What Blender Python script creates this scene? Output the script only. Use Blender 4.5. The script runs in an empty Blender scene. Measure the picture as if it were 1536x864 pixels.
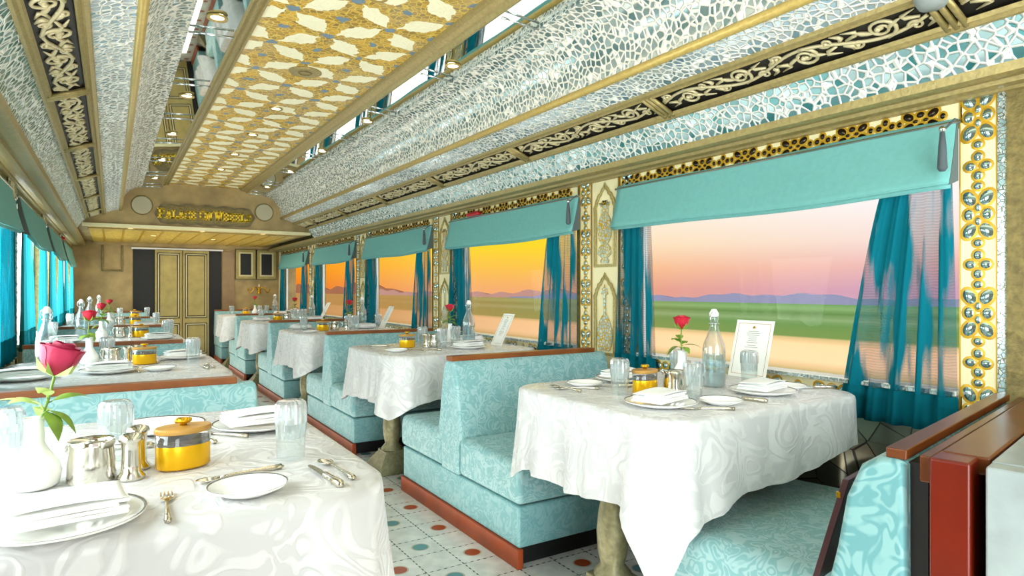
import bpy, bmesh, math, random
from math import sin, cos, pi, sqrt, atan2, radians as R
from mathutils import Vector, Matrix
random.seed(11)
SC = bpy.context.scene
COL = SC.collection

# ------------------------------------------------------------------ colour / node helpers
def lin(h):
    h = h.lstrip('#'); o = []
    for i in (0, 2, 4):
        c = int(h[i:i+2], 16) / 255
        o.append(c/12.92 if c <= .04045 else ((c+.055)/1.055)**2.4)
    return (*o, 1)

class NT:
    def __init__(s, name):
        s.m = bpy.data.materials.new(name); s.m.use_nodes = True
        s.t = s.m.node_tree; s.t.nodes.clear()
        s.out = s.n('ShaderNodeOutputMaterial')
    def n(s, typ, **kw):
        nd = s.t.nodes.new(typ)
        for k, v in kw.items():
            if k.startswith('_'): setattr(nd, k[1:], v)
            else: nd.inputs[k.replace('__', ' ')].default_value = v
        return nd
    def l(s, a, b): s.t.links.new(a, b)
    def set(s, sock, v):
        if hasattr(v, 'is_output') or isinstance(v, bpy.types.NodeSocket): s.l(v, sock)
        else: sock.default_value = v
    def math(s, op, a, b=None, c=None, clamp=False):
        nd = s.t.nodes.new('ShaderNodeMath'); nd.operation = op; nd.use_clamp = clamp
        for i, v in enumerate((a, b, c)):
            if v is not None: s.set(nd.inputs[i], v)
        return nd.outputs[0]
    def mix(s, f, a, b):
        nd = s.t.nodes.new('ShaderNodeMix'); nd.data_type = 'RGBA'
        s.set(nd.inputs[0], f); s.set(nd.inputs[6], a); s.set(nd.inputs[7], b)
        return nd.outputs[2]
    def ramp(s, f, stops, interp='LINEAR'):
        nd = s.t.nodes.new('ShaderNodeValToRGB'); e = nd.color_ramp.elements
        nd.color_ramp.interpolation = interp
        while len(e) < len(stops): e.new(.5)
        for el, (p, c) in zip(e, stops): el.position = p; el.color = c
        s.set(nd.inputs[0], f); return nd.outputs[0]
    def coord(s, scale=(1, 1, 1), rot=(0, 0, 0), loc=(0, 0, 0)):
        tc = s.t.nodes.new('ShaderNodeTexCoord'); mp = s.t.nodes.new('ShaderNodeMapping')
        mp.inputs['Scale'].default_value = scale; mp.inputs['Rotation'].default_value = rot; mp.inputs['Location'].default_value = loc
        s.l(tc.outputs['Object'], mp.inputs['Vector']); return mp.outputs[0]
    def bsdf(s, col, rough=.5, metal=0., **kw):
        b = s.t.nodes.new('ShaderNodeBsdfPrincipled')
        s.set(b.inputs['Base Color'], col); s.set(b.inputs['Roughness'], rough); s.set(b.inputs['Metallic'], metal)
        for k, v in kw.items(): s.set(b.inputs[k.replace('__', ' ')], v)
        return b
    def bump(s, h, strength=.3, dist=.01):
        nd = s.t.nodes.new('ShaderNodeBump'); nd.inputs['Strength'].default_value = strength; nd.inputs['Distance'].default_value = dist
        s.l(h, nd.inputs['Height']); return nd.outputs[0]
    def done(s, sh):
        s.l(sh.outputs[0] if hasattr(sh, 'outputs') else sh, s.out.inputs[0]); return s.m

MAT = {}
def plain(name, hexc, rough=.5, metal=0., noise=.0, nscale=20, bump=0., **kw):
    t = NT(name); c = lin(hexc)
    if noise:
        nz = t.n('ShaderNodeTexNoise', Scale=nscale, Detail=4.); t.l(t.coord(), nz.inputs['Vector'])
        a = tuple(x*(1-noise) for x in c[:3])+(1,); b = tuple(min(1, x*(1+noise)) for x in c[:3])+(1,)
        col = t.ramp(nz.outputs[0], [(.3, a), (.7, b)])
        bs = t.bsdf(col, rough, metal, **kw)
        if bump: t.l(t.bump(nz.outputs[0], bump), bs.inputs['Normal'])
    else: bs = t.bsdf(c, rough, metal, **kw)
    MAT[name] = t.done(bs); return MAT[name]

def damask(name, c1, c2, scale, rough=.6, bump=.15, sheen=0.):
    """woven damask: scrolling leaf forms slightly lighter than their ground"""
    t = NT(name); v = t.coord()
    nz = t.n('ShaderNodeTexNoise', Scale=scale*.55, Detail=1.5, Distortion=1.1); t.l(v, nz.inputs['Vector'])
    w = t.math('SINE', t.math('MULTIPLY', nz.outputs[0], 46.))
    nz2 = t.n('ShaderNodeTexNoise', Scale=scale*.9, Detail=1.); t.l(v, nz2.inputs['Vector'])
    w = t.math('ADD', w, t.math('MULTIPLY', t.math('SUBTRACT', nz2.outputs[0], .5), 4.5))
    f = t.math('MULTIPLY_ADD', w, .9, .45, clamp=True)
    big = t.n('ShaderNodeTexNoise', Scale=2.2, Detail=2.); t.l(v, big.inputs['Vector'])
    col = t.mix(f, lin(c1), lin(c2))
    bs = t.bsdf(col, t.math('MULTIPLY_ADD', f, -.18, rough), 0.)
    t.l(t.bump(f, bump, .004), bs.inputs['Normal'])
    if sheen: bs.inputs['Sheen Weight'].default_value = sheen
    MAT[name] = t.done(bs); return MAT[name]

def jaali(name, scale, bar, barcol, glass1, glass2, rnd=.9):
    """cut plaster lattice over mirror glass"""
    t = NT(name); v = t.coord()
    vo = t.n('ShaderNodeTexVoronoi', Scale=scale, Randomness=rnd, _feature='DISTANCE_TO_EDGE'); t.l(v, vo.inputs['Vector'])
    vc = t.n('ShaderNodeTexVoronoi', Scale=scale, Randomness=rnd); t.l(v, vc.inputs['Vector'])
    f = t.ramp(vo.outputs['Distance'], [(bar*.75, (1, 1, 1, 1)), (bar*1.2, (0, 0, 0, 1))])
    sep = t.n('ShaderNodeSeparateColor'); t.l(vc.outputs['Color'], sep.inputs[0])
    g = t.mix(sep.outputs[0], lin(glass1), lin(glass2))
    col = t.mix(f, g, lin(barcol))
    bs = t.bsdf(col, t.math('MULTIPLY_ADD', f, .4, .16), t.math('MULTIPLY_ADD', f, -.6, .6))
    h = t.ramp(vo.outputs['Distance'], [(0, (1, 1, 1, 1)), (bar*1.3, (0, 0, 0, 1))])
    hh = t.math('ADD', h, t.math('MULTIPLY', sep.outputs[1], .05))
    t.l(t.bump(h, .7, .012), bs.inputs['Normal'])
    MAT[name] = t.done(bs); return MAT[name]

def mosaic(name, scale, edge, edgecol, c1, c2, metal=.8, rough=.15):
    t = NT(name); v = t.coord()
    vo = t.n('ShaderNodeTexVoronoi', Scale=scale, _feature='DISTANCE_TO_EDGE'); t.l(v, vo.inputs['Vector'])
    vc = t.n('ShaderNodeTexVoronoi', Scale=scale); t.l(v, vc.inputs['Vector'])
    f = t.ramp(vo.outputs['Distance'], [(edge*.8, (1, 1, 1, 1)), (edge*1.2, (0, 0, 0, 1))])
    sep = t.n('ShaderNodeSeparateColor'); t.l(vc.outputs['Color'], sep.inputs[0])
    col = t.mix(f, t.mix(sep.outputs[0], lin(c1), lin(c2)), lin(edgecol))
    bs = t.bsdf(col, rough, t.math('MULTIPLY_ADD', f, -.4, metal))
    t.l(t.bump(f, .5, .004), bs.inputs['Normal'])
    MAT[name] = t.done(bs); return MAT[name]

# plain materials
plain('gold_wall', '#7d6c3c', .5, .3, .3, 45, .5)
plain('soffit_gold', '#dbb24c', .4, .2, .35, 26)
plain('end_wall', '#ab9160', .6, .1, .25, 5, .1)
plain('gold_trim', '#a08c57', .4, .45, .15, 60, .25)
plain('rod_gold', '#b59a55', .4, .45, .12, 60, .2)
plain('scroll_gold', '#c6b68c', .45, .25)
plain('jamb_brown', '#8f7350', .5, 0, .12, 8)
plain('inlay_dark_reflection', '#3a2f22', .12, .8)  # mirror inlay with a dark reflection put into its colour
plain('scroll_back', '#171208', .6)
plain('cream', '#ecdfae', .45)
plain('cream_edge', '#8b6a2c', .5)
plain('inlay_gold', '#c6981c', .35, .35)
plain('arch_grey', '#a8975a', .4, .3, .3, 90)
plain('mirror', '#d8dfdd', .02, 1.)
plain('inlay_mirror', '#a9c4c4', .1, .9)
plain('chrome', '#c9ccca', .12, 1.)
plain('silver', '#dcd8cc', .14, 1.)
plain('cutlery_silver', '#c9c2ae', .2, 1., .25, 400)
plain('gold_foil', '#f0b80c', .25, .55)
plain('gold_bright', '#d9a81e', .22, .8)
plain('jar_wood', '#b98a3e', .4, 0, .12, 30)
plain('tea', '#4a3a2a', .6)
plain('porcelain', '#f6f5f1', .12)
plain('plate_rim', '#8d8d88', .25, .8)
plain('napkin', '#f4f4f1', .8)
plain('rose_red', '#c0122e', .5, 0, .2, 30)
plain('rose_pink', '#a00c3c', .5, 0, .25, 24)
plain('leaf', '#6f8f2a', .5, 0, .25, 30)
plain('leaf_light', '#a9c56a', .5, 0, .2, 30)
plain('stem', '#6d8b2e', .5)
plain('wood', '#86491a', .35, 0, .2, 9)
plain('wood_dark', '#63310f', .3, 0, .25, 7)
plain('red_wood', '#641706', .28, 0, .18, 5)
plain('plinth', '#a2441a', .35, 0, .2, 6)
plain('black', '#0b0a09', .6)
plain('gap_shade', '#120d0a', .7)  # near-black; shade of gaps and under tables put into the colour
plain('burgundy', '#3a0c10', .4)
plain('marble', '#959d9b', .3, 0, .18, 9)
plain('grey_panel', '#7f8480', .5, 0, .15, 6)
plain('ped', '#8d8763', .45, .35, .25, 45, .3)
plain('door_gold', '#9a8a4f', .45, .2, .14, 8)
plain('door_line', '#3b3520', .6)
plain('door_pale', '#c9bd8c', .5)
plain('valance_teal', '#6daaa4', .85, 0, .05, 40)
plain('valance_dark', '#54605f', .8)
plain('sign_gold', '#e6bd12', .3, .3)
plain('plaque', '#6f603c', .6, 0, .3, 12)
plain('red', '#b80f1c', .4)
plain('white_paint', '#ecebe6', .45)
plain('paper', '#f4f3ec', .7)
plain('print_grey', '#8f8d84', .8)
plain('tassel', '#4b5356', .8)
plain('sill_white', '#e3e1d6', .4)
plain('far_hill', '#7c6f7c', 1.)
plain('speaker_mesh', '#b4aa8c', .6)
damask('fabric', '#79a9ab', '#98bdbd', 25, .6, .15, .1)
damask('fabric_side', '#70a5a8', '#83b2b3', 22, .6, .08, .1)
damask('cloth', '#c8c7c6', '#d8d7d5', 12, .42, .3)
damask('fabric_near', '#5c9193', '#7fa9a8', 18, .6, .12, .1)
jaali('jaali_big', 30, .125, '#f1eadb', '#6b8a8a', '#b9c2bd')
jaali('jaali_mid', 33, .12, '#efebdf', '#7fa0ac', '#d3dadb')
jaali('jaali_low', 29, .115, '#efede2', '#3f8588', '#b9d2d5', .85)
mosaic('vase_mosaic', 48, .11, '#bd9420', '#9fbfbb', '#e8e6c8', .3)
mosaic('mirror_cells', 9, .02, '#2b2b25', '#6f7468', '#a39c82', .6, .12)
mosaic('rope_mosaic', 70, .06, '#6d6a55', '#9fc3c8', '#e6eeec', .7)

def gold_panel():
    """painted ceiling: cream bone shapes between gold medallions with blue stones"""
    t = NT('gold_panel'); P = 0.33
    v = t.coord((1/P, 1/P, 1/P), (0, 0, R(45)), (.896, -.18, 0))
    nz = t.n('ShaderNodeTexNoise', Scale=5.5, Detail=2.); t.l(v, nz.inputs['Vector'])
    ad = t.n('ShaderNodeVectorMath', _operation='MULTIPLY_ADD'); t.l(nz.outputs['Color'], ad.inputs[0]); ad.inputs[1].default_value = (.22, .22, 0); t.l(v, ad.inputs[2])
    sp = t.n('ShaderNodeSeparateXYZ'); t.l(ad.outputs[0], sp.inputs[0])
    def tri(x): return t.math('ABSOLUTE', t.math('SUBTRACT', x, t.math('ROUND', x)))
    du, dv = tri(sp.outputs[0]), tri(sp.outputs[1])
    def wid(d):
        s = t.math('SINE', t.math('MULTIPLY', d, pi)); s = t.math('MULTIPLY', s, s)
        return t.math('MULTIPLY_ADD', s, .225, -.025)
    a = t.math('SUBTRACT', wid(dv), du); b = t.math('SUBTRACT', wid(du), dv)
    cream = t.math('GREATER_THAN', t.math('MAXIMUM', a, b), 0)
    vo = t.n('ShaderNodeTexVoronoi', Scale=11, _feature='DISTANCE_TO_EDGE'); t.l(v, vo.inputs['Vector'])
    vc = t.n('ShaderNodeTexVoronoi', Scale=11); t.l(v, vc.inputs['Vector'])
    sep = t.n('ShaderNodeSeparateColor'); t.l(vc.outputs['Color'], sep.inputs[0])
    e = t.ramp(vo.outputs['Distance'], [(.03, (1, 1, 1, 1)), (.09, (0, 0, 0, 1))])
    gold = t.mix(sep.outputs[0], lin('#94701c'), lin('#dba71f'))
    big = t.n('ShaderNodeTexNoise', Scale=1.4); t.l(v, big.inputs['Vector'])
    gold = t.mix(t.ramp(big.outputs[0], [(.42, (0, 0, 0, 1)), (.62, (.4, .4, .4, 1))]), gold, lin('#a59a86'))
    gold = t.mix(e, gold, lin('#e0c055'))
    r1 = t.math('ADD', t.math('MULTIPLY', du, du), t.math('MULTIPLY', dv, dv))
    gem1 = t.math('LESS_THAN', r1, .0062)
    du2, dv2 = t.math('SUBTRACT', .5, du), t.math('SUBTRACT', .5, dv)
    r2 = t.math('ADD', t.math('MULTIPLY', du2, du2), t.math('MULTIPLY', dv2, dv2))
    gem = t.math('MAXIMUM', gem1, t.math('LESS_THAN', r2, .006))
    col = t.mix(cream, gold, lin('#f1e7c2'))
    col = t.mix(gem, col, lin('#6f8798'))
    bs = t.bsdf(col, .4, t.math('MULTIPLY', t.math('SUBTRACT', 1., cream), .25))
    t.l(t.bump(t.math('ADD', cream, t.math('MULTIPLY', e, .5)), .35, .006), bs.inputs['Normal'])
    MAT['gold_panel'] = t.done(bs)
gold_panel()

def floor_mat():
    t = NT('marble_floor'); P = .178
    v = t.coord((1/P, 1/P, 1), (0, 0, 0), (-(1.397-.089)/P, -(2.936-.089)/P, 0))
    sp = t.n('ShaderNodeSeparateXYZ'); t.l(v, sp.inputs[0]); x, y = sp.outputs[0], sp.outputs[1]
    fx, fy = t.math('FRACT', x), t.math('FRACT', y)
    ix, iy = t.math('FLOOR', x), t.math('FLOOR', y)
    even = t.math('LESS_THAN', t.math('FLOORED_MODULO', t.math('ADD', ix, iy), 2.), .5)
    cx, cy = t.math('SUBTRACT', fx, .5), t.math('SUBTRACT', fy, .5)
    r = t.math('SQRT', t.math('ADD', t.math('MULTIPLY', cx, cx), t.math('MULTIPLY', cy, cy)))
    dot = t.math('MULTIPLY', even, t.math('LESS_THAN', r, .2))
    ring = t.math('MULTIPLY', even, t.math('LESS_THAN', r, .24))
    def line(f, g):
        d = t.math('ABSOLUTE', t.math('SUBTRACT', f, t.math('ROUND', f)))
        dash = t.math('GREATER_THAN', t.math('SINE', t.math('MULTIPLY', g, pi*11)), .1)
        return t.math('MULTIPLY', t.math('LESS_THAN', d, .018), dash)
    ln = t.math('MAXIMUM', line(fx, y), line(fy, x))
    d1 = t.math('LESS_THAN', t.math('MINIMUM', t.math('ABSOLUTE', t.math('SUBTRACT', fx, t.math('ROUND', fx))), t.math('ABSOLUTE', t.math('SUBTRACT', fy, t.math('ROUND', fy)))), .008)
    m2 = t.math('FLOORED_MODULO', ix, 2.)
    cc = t.mix(m2, lin('#a2441f'), lin('#5f8f93'))
    nz = t.n('ShaderNodeTexNoise', Scale=2.2, Detail=5.); t.l(v, nz.inputs['Vector'])
    base = t.ramp(nz.outputs[0], [(.3, lin('#c9cbc6')), (.7, lin('#e9e9e4'))])
    col = t.mix(d1, base, lin('#a8aaa4')); col = t.mix(ln, col, lin('#3c3c3a'))
    col = t.mix(ring, col, lin('#b9b09a')); col = t.mix(dot, col, cc)
    MAT['marble_floor'] = t.done(t.bsdf(col, .25))
floor_mat()

def glass_mat(name, tint, dens, rough=.03, white=.12):
    t = NT(name)
    tr = t.n('ShaderNodeBsdfTransparent', Color=lin(tint)); gl = t.n('ShaderNodeBsdfGlossy', Roughness=rough)
    df = t.n('ShaderNodeBsdfTranslucent', Color=(.95, .97, .97, 1)); d2 = t.n('ShaderNodeBsdfDiffuse', Color=(.95, .97, .97, 1))
    ly = t.n('ShaderNodeLayerWeight', Blend=dens)
    m0 = t.n('ShaderNodeMixShader'); m0.inputs[0].default_value = .5; t.l(df.outputs[0], m0.inputs[1]); t.l(d2.outputs[0], m0.inputs[2])
    m1 = t.n('ShaderNodeMixShader'); m1.inputs[0].default_value = white
    t.l(tr.outputs[0], m1.inputs[1]); t.l(m0.outputs[0], m1.inputs[2])
    m2 = t.n('ShaderNodeMixShader'); t.l(t.math('MULTIPLY_ADD', ly.outputs['Facing'], .7, .05, clamp=True), m2.inputs[0])
    t.l(m1.outputs[0], m2.inputs[1]); t.l(gl.outputs[0], m2.inputs[2])
    MAT[name] = t.done(m2)
glass_mat('glass', '#f4faf9', .35, .03, .10)
glass_mat('cut_glass', '#f2f6f6', .5, .04, .26)
glass_mat('bottle_glass', '#f0f8f8', .35, .03, .07)
glass_mat('water', '#e2eef0', .25, .03, .05)
def pane_mat():
    t = NT('window_glass'); tr = t.n('ShaderNodeBsdfTransparent', Color=(1, 1, 1, 1)); gl = t.n('ShaderNodeBsdfGlossy', Roughness=.0)
    m = t.n('ShaderNodeMixShader'); m.inputs[0].default_value = .003; t.l(tr.outputs[0], m.inputs[1]); t.l(gl.outputs[0], m.inputs[2]); MAT['window_glass'] = t.done(m)
pane_mat()

def curtain_mat(name, c, clear, glow):
    t = NT(name); v = t.coord((1, 1, .12))
    nz = t.n('ShaderNodeTexNoise', Scale=16, Detail=2.); t.l(v, nz.inputs['Vector'])
    v2 = t.coord()
    wv = t.n('ShaderNodeTexWave', Scale=30., Distortion=3., Detail=1.); wv.bands_direction = 'Z'; t.l(v2, wv.inputs['Vector'])
    f = t.ramp(nz.outputs[0], [(.47, (0, 0, 0, 1)), (.58, (1, 1, 1, 1))])
    f = t.math('MULTIPLY', t.math('MULTIPLY', f, t.math('MULTIPLY_ADD', wv.outputs[0], .3, .7)), clear)
    df = t.n('ShaderNodeBsdfDiffuse', Color=lin(c)); tl = t.n('ShaderNodeBsdfTranslucent', Color=lin(c)); tr = t.n('ShaderNodeBsdfTransparent', Color=lin('#f0e4e6'))
    m1 = t.n('ShaderNodeMixShader'); m1.inputs[0].default_value = glow; t.l(df.outputs[0], m1.inputs[1]); t.l(tl.outputs[0], m1.inputs[2])
    m2 = t.n('ShaderNodeMixShader'); t.l(f, m2.inputs[0]); t.l(m1.outputs[0], m2.inputs[1]); t.l(tr.outputs[0], m2.inputs[2])
    MAT[name] = t.done(m2)
curtain_mat('curtain', '#106c7b', .75, .3)
curtain_mat('curtain_hem', '#0d6270', .0, .25)
curtain_mat('curtain_backlit', '#2c8e97', .25, .42)  # lighter copy of the curtain; daylight behind it put into the colour

def emit(name, c, s):
    t = NT(name); e = t.n('ShaderNodeEmission', Color=lin(c), Strength=s); MAT[name] = t.done(e)
emit('bulb', '#fff3d8', 9.)

# ------------------------------------------------------------------ mesh builder
class MB:
    def __init__(s): s.v = []; s.f = []; s.mi = []; s.cur = 0
    def add(s, vs, fs):
        o = len(s.v); s.v += [tuple(p) for p in vs]; s.f += [[i+o for i in f] for f in fs]; s.mi += [s.cur]*len(fs); return s
    def mat(s, i): s.cur = i; return s
    def box(s, x0, x1, y0, y1, z0, z1):
        vs = [(x, y, z) for x in (x0, x1) for y in (y0, y1) for z in (z0, z1)]
        return s.add(vs, [(0, 1, 3, 2), (4, 6, 7, 5), (0, 4, 5, 1), (2, 3, 7, 6), (0, 2, 6, 4), (1, 5, 7, 3)])
    def tube(s, pts, r, seg=8, closed=False, cap=True):
        pts = [Vector(p) for p in pts]; n = len(pts); rr = r if isinstance(r, (list, tuple)) else [r]*n
        vs = []; up = None
        for i, p in enumerate(pts):
            a = pts[(i-1) % n] if (closed or i > 0) else p; b = pts[(i+1) % n] if (closed or i < n-1) else p
            d = (b-a).normalized()
            if up is None: up = Vector((0, 0, 1)) if abs(d.z) < .9 else Vector((1, 0, 0))
            sx = d.cross(up).normalized(); sy = sx.cross(d).normalized(); up = sy
            for k in range(seg):
                t = 2*pi*k/seg; vs.append(p+(sx*cos(t)+sy*sin(t))*rr[i])
        fs = []
        for i in range(n if closed else n-1):
            j = (i+1) % n
            for k in range(seg):
                m = (k+1) % seg; fs.append((i*seg+k, i*seg+m, j*seg+m, j*seg+k))
        if cap and not closed: fs += [tuple(range(seg))[::-1], tuple(range((n-1)*seg, n*seg))]
        return s.add(vs, fs)
    def lathe(s, prof, seg=24, c=(0, 0, 0), sx=1., sy=1., flute=0., nfl=12, caps=False):
        vs = []; n = len(prof)
        for (r, z) in prof:
            for k in range(seg):
                t = 2*pi*k/seg; q = r*(1+flute*cos(nfl*t)); vs.append((c[0]+q*cos(t)*sx, c[1]+q*sin(t)*sy, c[2]+z))
        fs = []
        for i in range(n-1):
            for k in range(seg):
                m = (k+1) % seg; fs.append((i*seg+k, i*seg+m, (i+1)*seg+m, (i+1)*seg+k))
        if caps and prof[0][0] > 1e-5: fs.append(tuple(range(seg))[::-1])
        if caps and prof[-1][0] > 1e-5: fs.append(tuple(range((n-1)*seg, n*seg)))
        return s.add(vs, fs)
    def sphere(s, c, r, su=12, sv=8, sc=(1, 1, 1)):
        pr = [(max(1e-6, sin(pi*i/sv))*1., -cos(pi*i/sv)) for i in range(sv+1)]; vs = []
        for q, z in pr:
            for k in range(su): vs.append((c[0]+r*q*cos(2*pi*k/su)*sc[0], c[1]+r*q*sin(2*pi*k/su)*sc[1], c[2]+r*z*sc[2]))
        fs = [(i*su+k, i*su+(k+1) % su, (i+1)*su+(k+1) % su, (i+1)*su+k) for i in range(sv) for k in range(su)]
        return s.add(vs, fs)
    def prism(s, poly, fn, d0, d1):
        """poly: 2-D outline; fn(a,b,d) -> 3-D point"""
        n = len(poly); vs = [fn(a, b, d0) for a, b in poly]+[fn(a, b, d1) for a, b in poly]
        fs = [tuple(range(n))[::-1], tuple(range(n, 2*n))]+[(i, (i+1) % n, n+(i+1) % n, n+i) for i in range(n)]
        return s.add(vs, fs)
    def grid(s, fn, nu, nv, cu=False):
        vs = [fn(i/nu, j/nv) for j in range(nv+1) for i in range(nu if cu else nu+1)]; w = nu if cu else nu+1
        fs = [(j*w+i, j*w+(i+1) % w, (j+1)*w+(i+1) % w, (j+1)*w+i) for j in range(nv) for i in range(nu)]
        return s.add(vs, fs)
    def build(s, name, mats, parent=None, smooth=False, fix=True, bevel=0., bseg=2, solid=0.):
        me = bpy.data.meshes.new(name); me.from_pydata(s.v, [], s.f)
        if isinstance(mats, str): mats = [mats]
        for m in mats: me.materials.append(MAT[m])
        if len(mats) > 1:
            for p, i in zip(me.polygons, s.mi): p.material_index = i
        if fix:
            bm = bmesh.new(); bm.from_mesh(me); bmesh.ops.remove_doubles(bm, verts=bm.verts, dist=1e-6); bmesh.ops.recalc_face_normals(bm, faces=bm.faces); bm.to_mesh(me); bm.free()
        if smooth:
            for p in me.polygons: p.use_smooth = True
        o = bpy.data.objects.new(name, me); COL.objects.link(o)
        if smooth == 'auto':
            try: me.set_sharp_from_angle(angle=R(38))
            except Exception: pass
        if solid:
            md = o.modifiers.new('s', 'SOLIDIFY'); md.thickness = solid; md.offset = 0
        if bevel:
            md = o.modifiers.new('b', 'BEVEL'); md.width = bevel; md.segments = bseg; md.limit_method = 'ANGLE'; md.angle_limit = R(40)
            for p in me.polygons: p.use_smooth = True
            if hasattr(md, 'harden_normals'): md.harden_normals = True
        if parent: o.parent = parent
        return o

def tag(o, label, cat, group=None):
    o['label'] = label; o['category'] = cat
    if group: o['group'] = group
    return o
def thing(name, loc=(0, 0, 0), rz=0.):
    o = bpy.data.objects.new(name, None); COL.objects.link(o); o.location = loc; o.rotation_euler = (0, 0, rz); o.empty_display_size = .05
    return o
def struct(o): o['kind'] = 'structure'; return o
def dup(root, loc=None, rz=None):
    r = root.copy(); COL.objects.link(r)
    if loc is not None: r.location = loc
    if rz is not None: r.rotation_euler = (0, 0, rz)
    for k in ('label', 'category', 'group'):
        if k in r: del r[k]
    for ch in list(root.children):
        c = ch.copy(); COL.objects.link(c); c.parent = r
        for g in list(ch.children):
            d = g.copy(); COL.objects.link(d); d.parent = c
    return r
PROTO = {}
def put(kind, maker, loc, rz, label, cat, group=None):
    if kind not in PROTO: PROTO[kind] = maker(); o = PROTO[kind]
    else: o = dup(PROTO[kind])
    o.location = loc; o.rotation_euler = (0, 0, rz)
    return tag(o, label, cat, group)

# ------------------------------------------------------------------ main dimensions
XR, XL, XC = 2.543, -.52, 1.01
Y0, YE, YB = -1.3, 11.97, 8.93
PIT = 2.218
AX, LX = 1.47, .485             # aisle faces of the benches
TZ = .80                        # table top

# ================================================================== SETTING
struct(MB().box(XL-.3, XR+.3, Y0, YE+.2, -.06, 0).build('floor', 'marble_floor'))

def side(sg): return lambda dx: XC+sg*dx
HW = XR-XC
def strip(mb, X, pts, y0, y1, sub=1):
    """sheet through (dx,z) profile points, extruded along the car"""
    n = len(pts)
    for k in range(sub):
        a = y0+(y1-y0)*k/sub; b = y0+(y1-y0)*(k+1)/sub
        mb.add([(X(d), a, z) for d, z in pts]+[(X(d), b, z) for d, z in pts], [(i, i+1, n+i+1, n+i) for i in range(n-1)])
    return mb

# ceiling panel
cl = MB().box(XC-.4156, XC+.4156, Y0, YB, 2.499, 2.53).build('ceiling', 'gold_panel'); struct(cl)
# roof shell above everything (keeps daylight out)
struct(MB().box(XL-.3, XR+.3, Y0, YE+.2, 2.62, 2.66).build('ceiling_roof', 'gold_trim'))
tn = [0]
def trim(o): return struct(o)
for sg in (1, -1):
    X = side(sg)
    # moulding beside the gold panel
    pr = [(.405, 2.50), (.412, 2.482), (.425, 2.478), (.43, 2.486), (.445, 2.476), (.455, 2.47), (.462, 2.476), (.475, 2.468), (.485, 2.448), (.497, 2.452), (.497, 2.54)]
    trim(strip(MB(), X, pr, Y0, YB).build('trim_panel_moulding', 'gold_trim', smooth='auto'))
    # mirror strip
    trim(strip(MB(), X, [(.485, 2.456), (.715, 2.440)], Y0, YB).build('trim_mirror_strip', 'mirror'))
    # lattice cove
    arc = [(.70+.219*sin(t*pi/24), 2.155+.275*cos(t*pi/24)) for t in range(13)]
    jc = strip(MB(), X, [(.706, 2.45), (.70, 2.43)]+arc[1:], Y0, YB).build('trim_lattice_cove', 'jaali_big', smooth='auto'); trim(jc)
    trim(MB().tube([(X(.92), Y0, 2.152), (X(.92), YB, 2.152)], .019, 10).build('trim_rod', 'rod_gold', smooth=True))
    trim(strip(MB(), X, [(.93, 2.146), (1.005, 2.128), (1.075, 2.096)], Y0, YB).build('trim_lattice_band', 'jaali_mid', smooth='auto'))
    trim(strip(MB(), X, [(1.066, 2.101), (1.07, 2.085), (1.082, 2.079), (1.09, 2.088), (1.1, 2.076), (1.108, 2.083)], Y0, YB).build('trim_moulding_upper', 'gold_trim', smooth='auto'))
    trim(strip(MB(), X, [(1.1, 2.1), (1.245, 2.046)], Y0, YB).build('trim_scroll_backing', 'scroll_back'))
    trim(strip(MB(), X, [(1.226, 2.036), (1.232, 2.022), (1.242, 2.026), (1.25, 2.014), (1.262, 2.012), (1.268, 2.03)], Y0, YB).build('trim_moulding_lower', 'gold_trim', smooth='auto'))
    trim(strip(MB(), X, [(1.258, 2.03), (1.30, 1.975), (1.335, 1.93), (1.358, 1.88)], Y0, YB).build('trim_lattice_low', 'jaali_low', smooth='auto'))
    trim(strip(MB(), X, [(1.345, 1.91), (1.352, 1.878), (1.365, 1.872), (1.385, 1.872), (1.39, 1.882), (1.43, 1.880), (1.435, 1.866), (1.455, 1.862), (1.475, 1.864), (1.48, 1.876), (1.505, 1.874), (1.51, 1.862), (1.53, 1.858), (1.545, 1.86)], Y0, YE).build('cornice', 'gold_trim', smooth='auto'))
    # backing above cornice so no light leaks
    trim(strip(MB(), X, [(1.345, 1.93), (1.6, 1.93)], Y0, YE).build('trim_cornice_back', 'gold_wall'))

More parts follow.
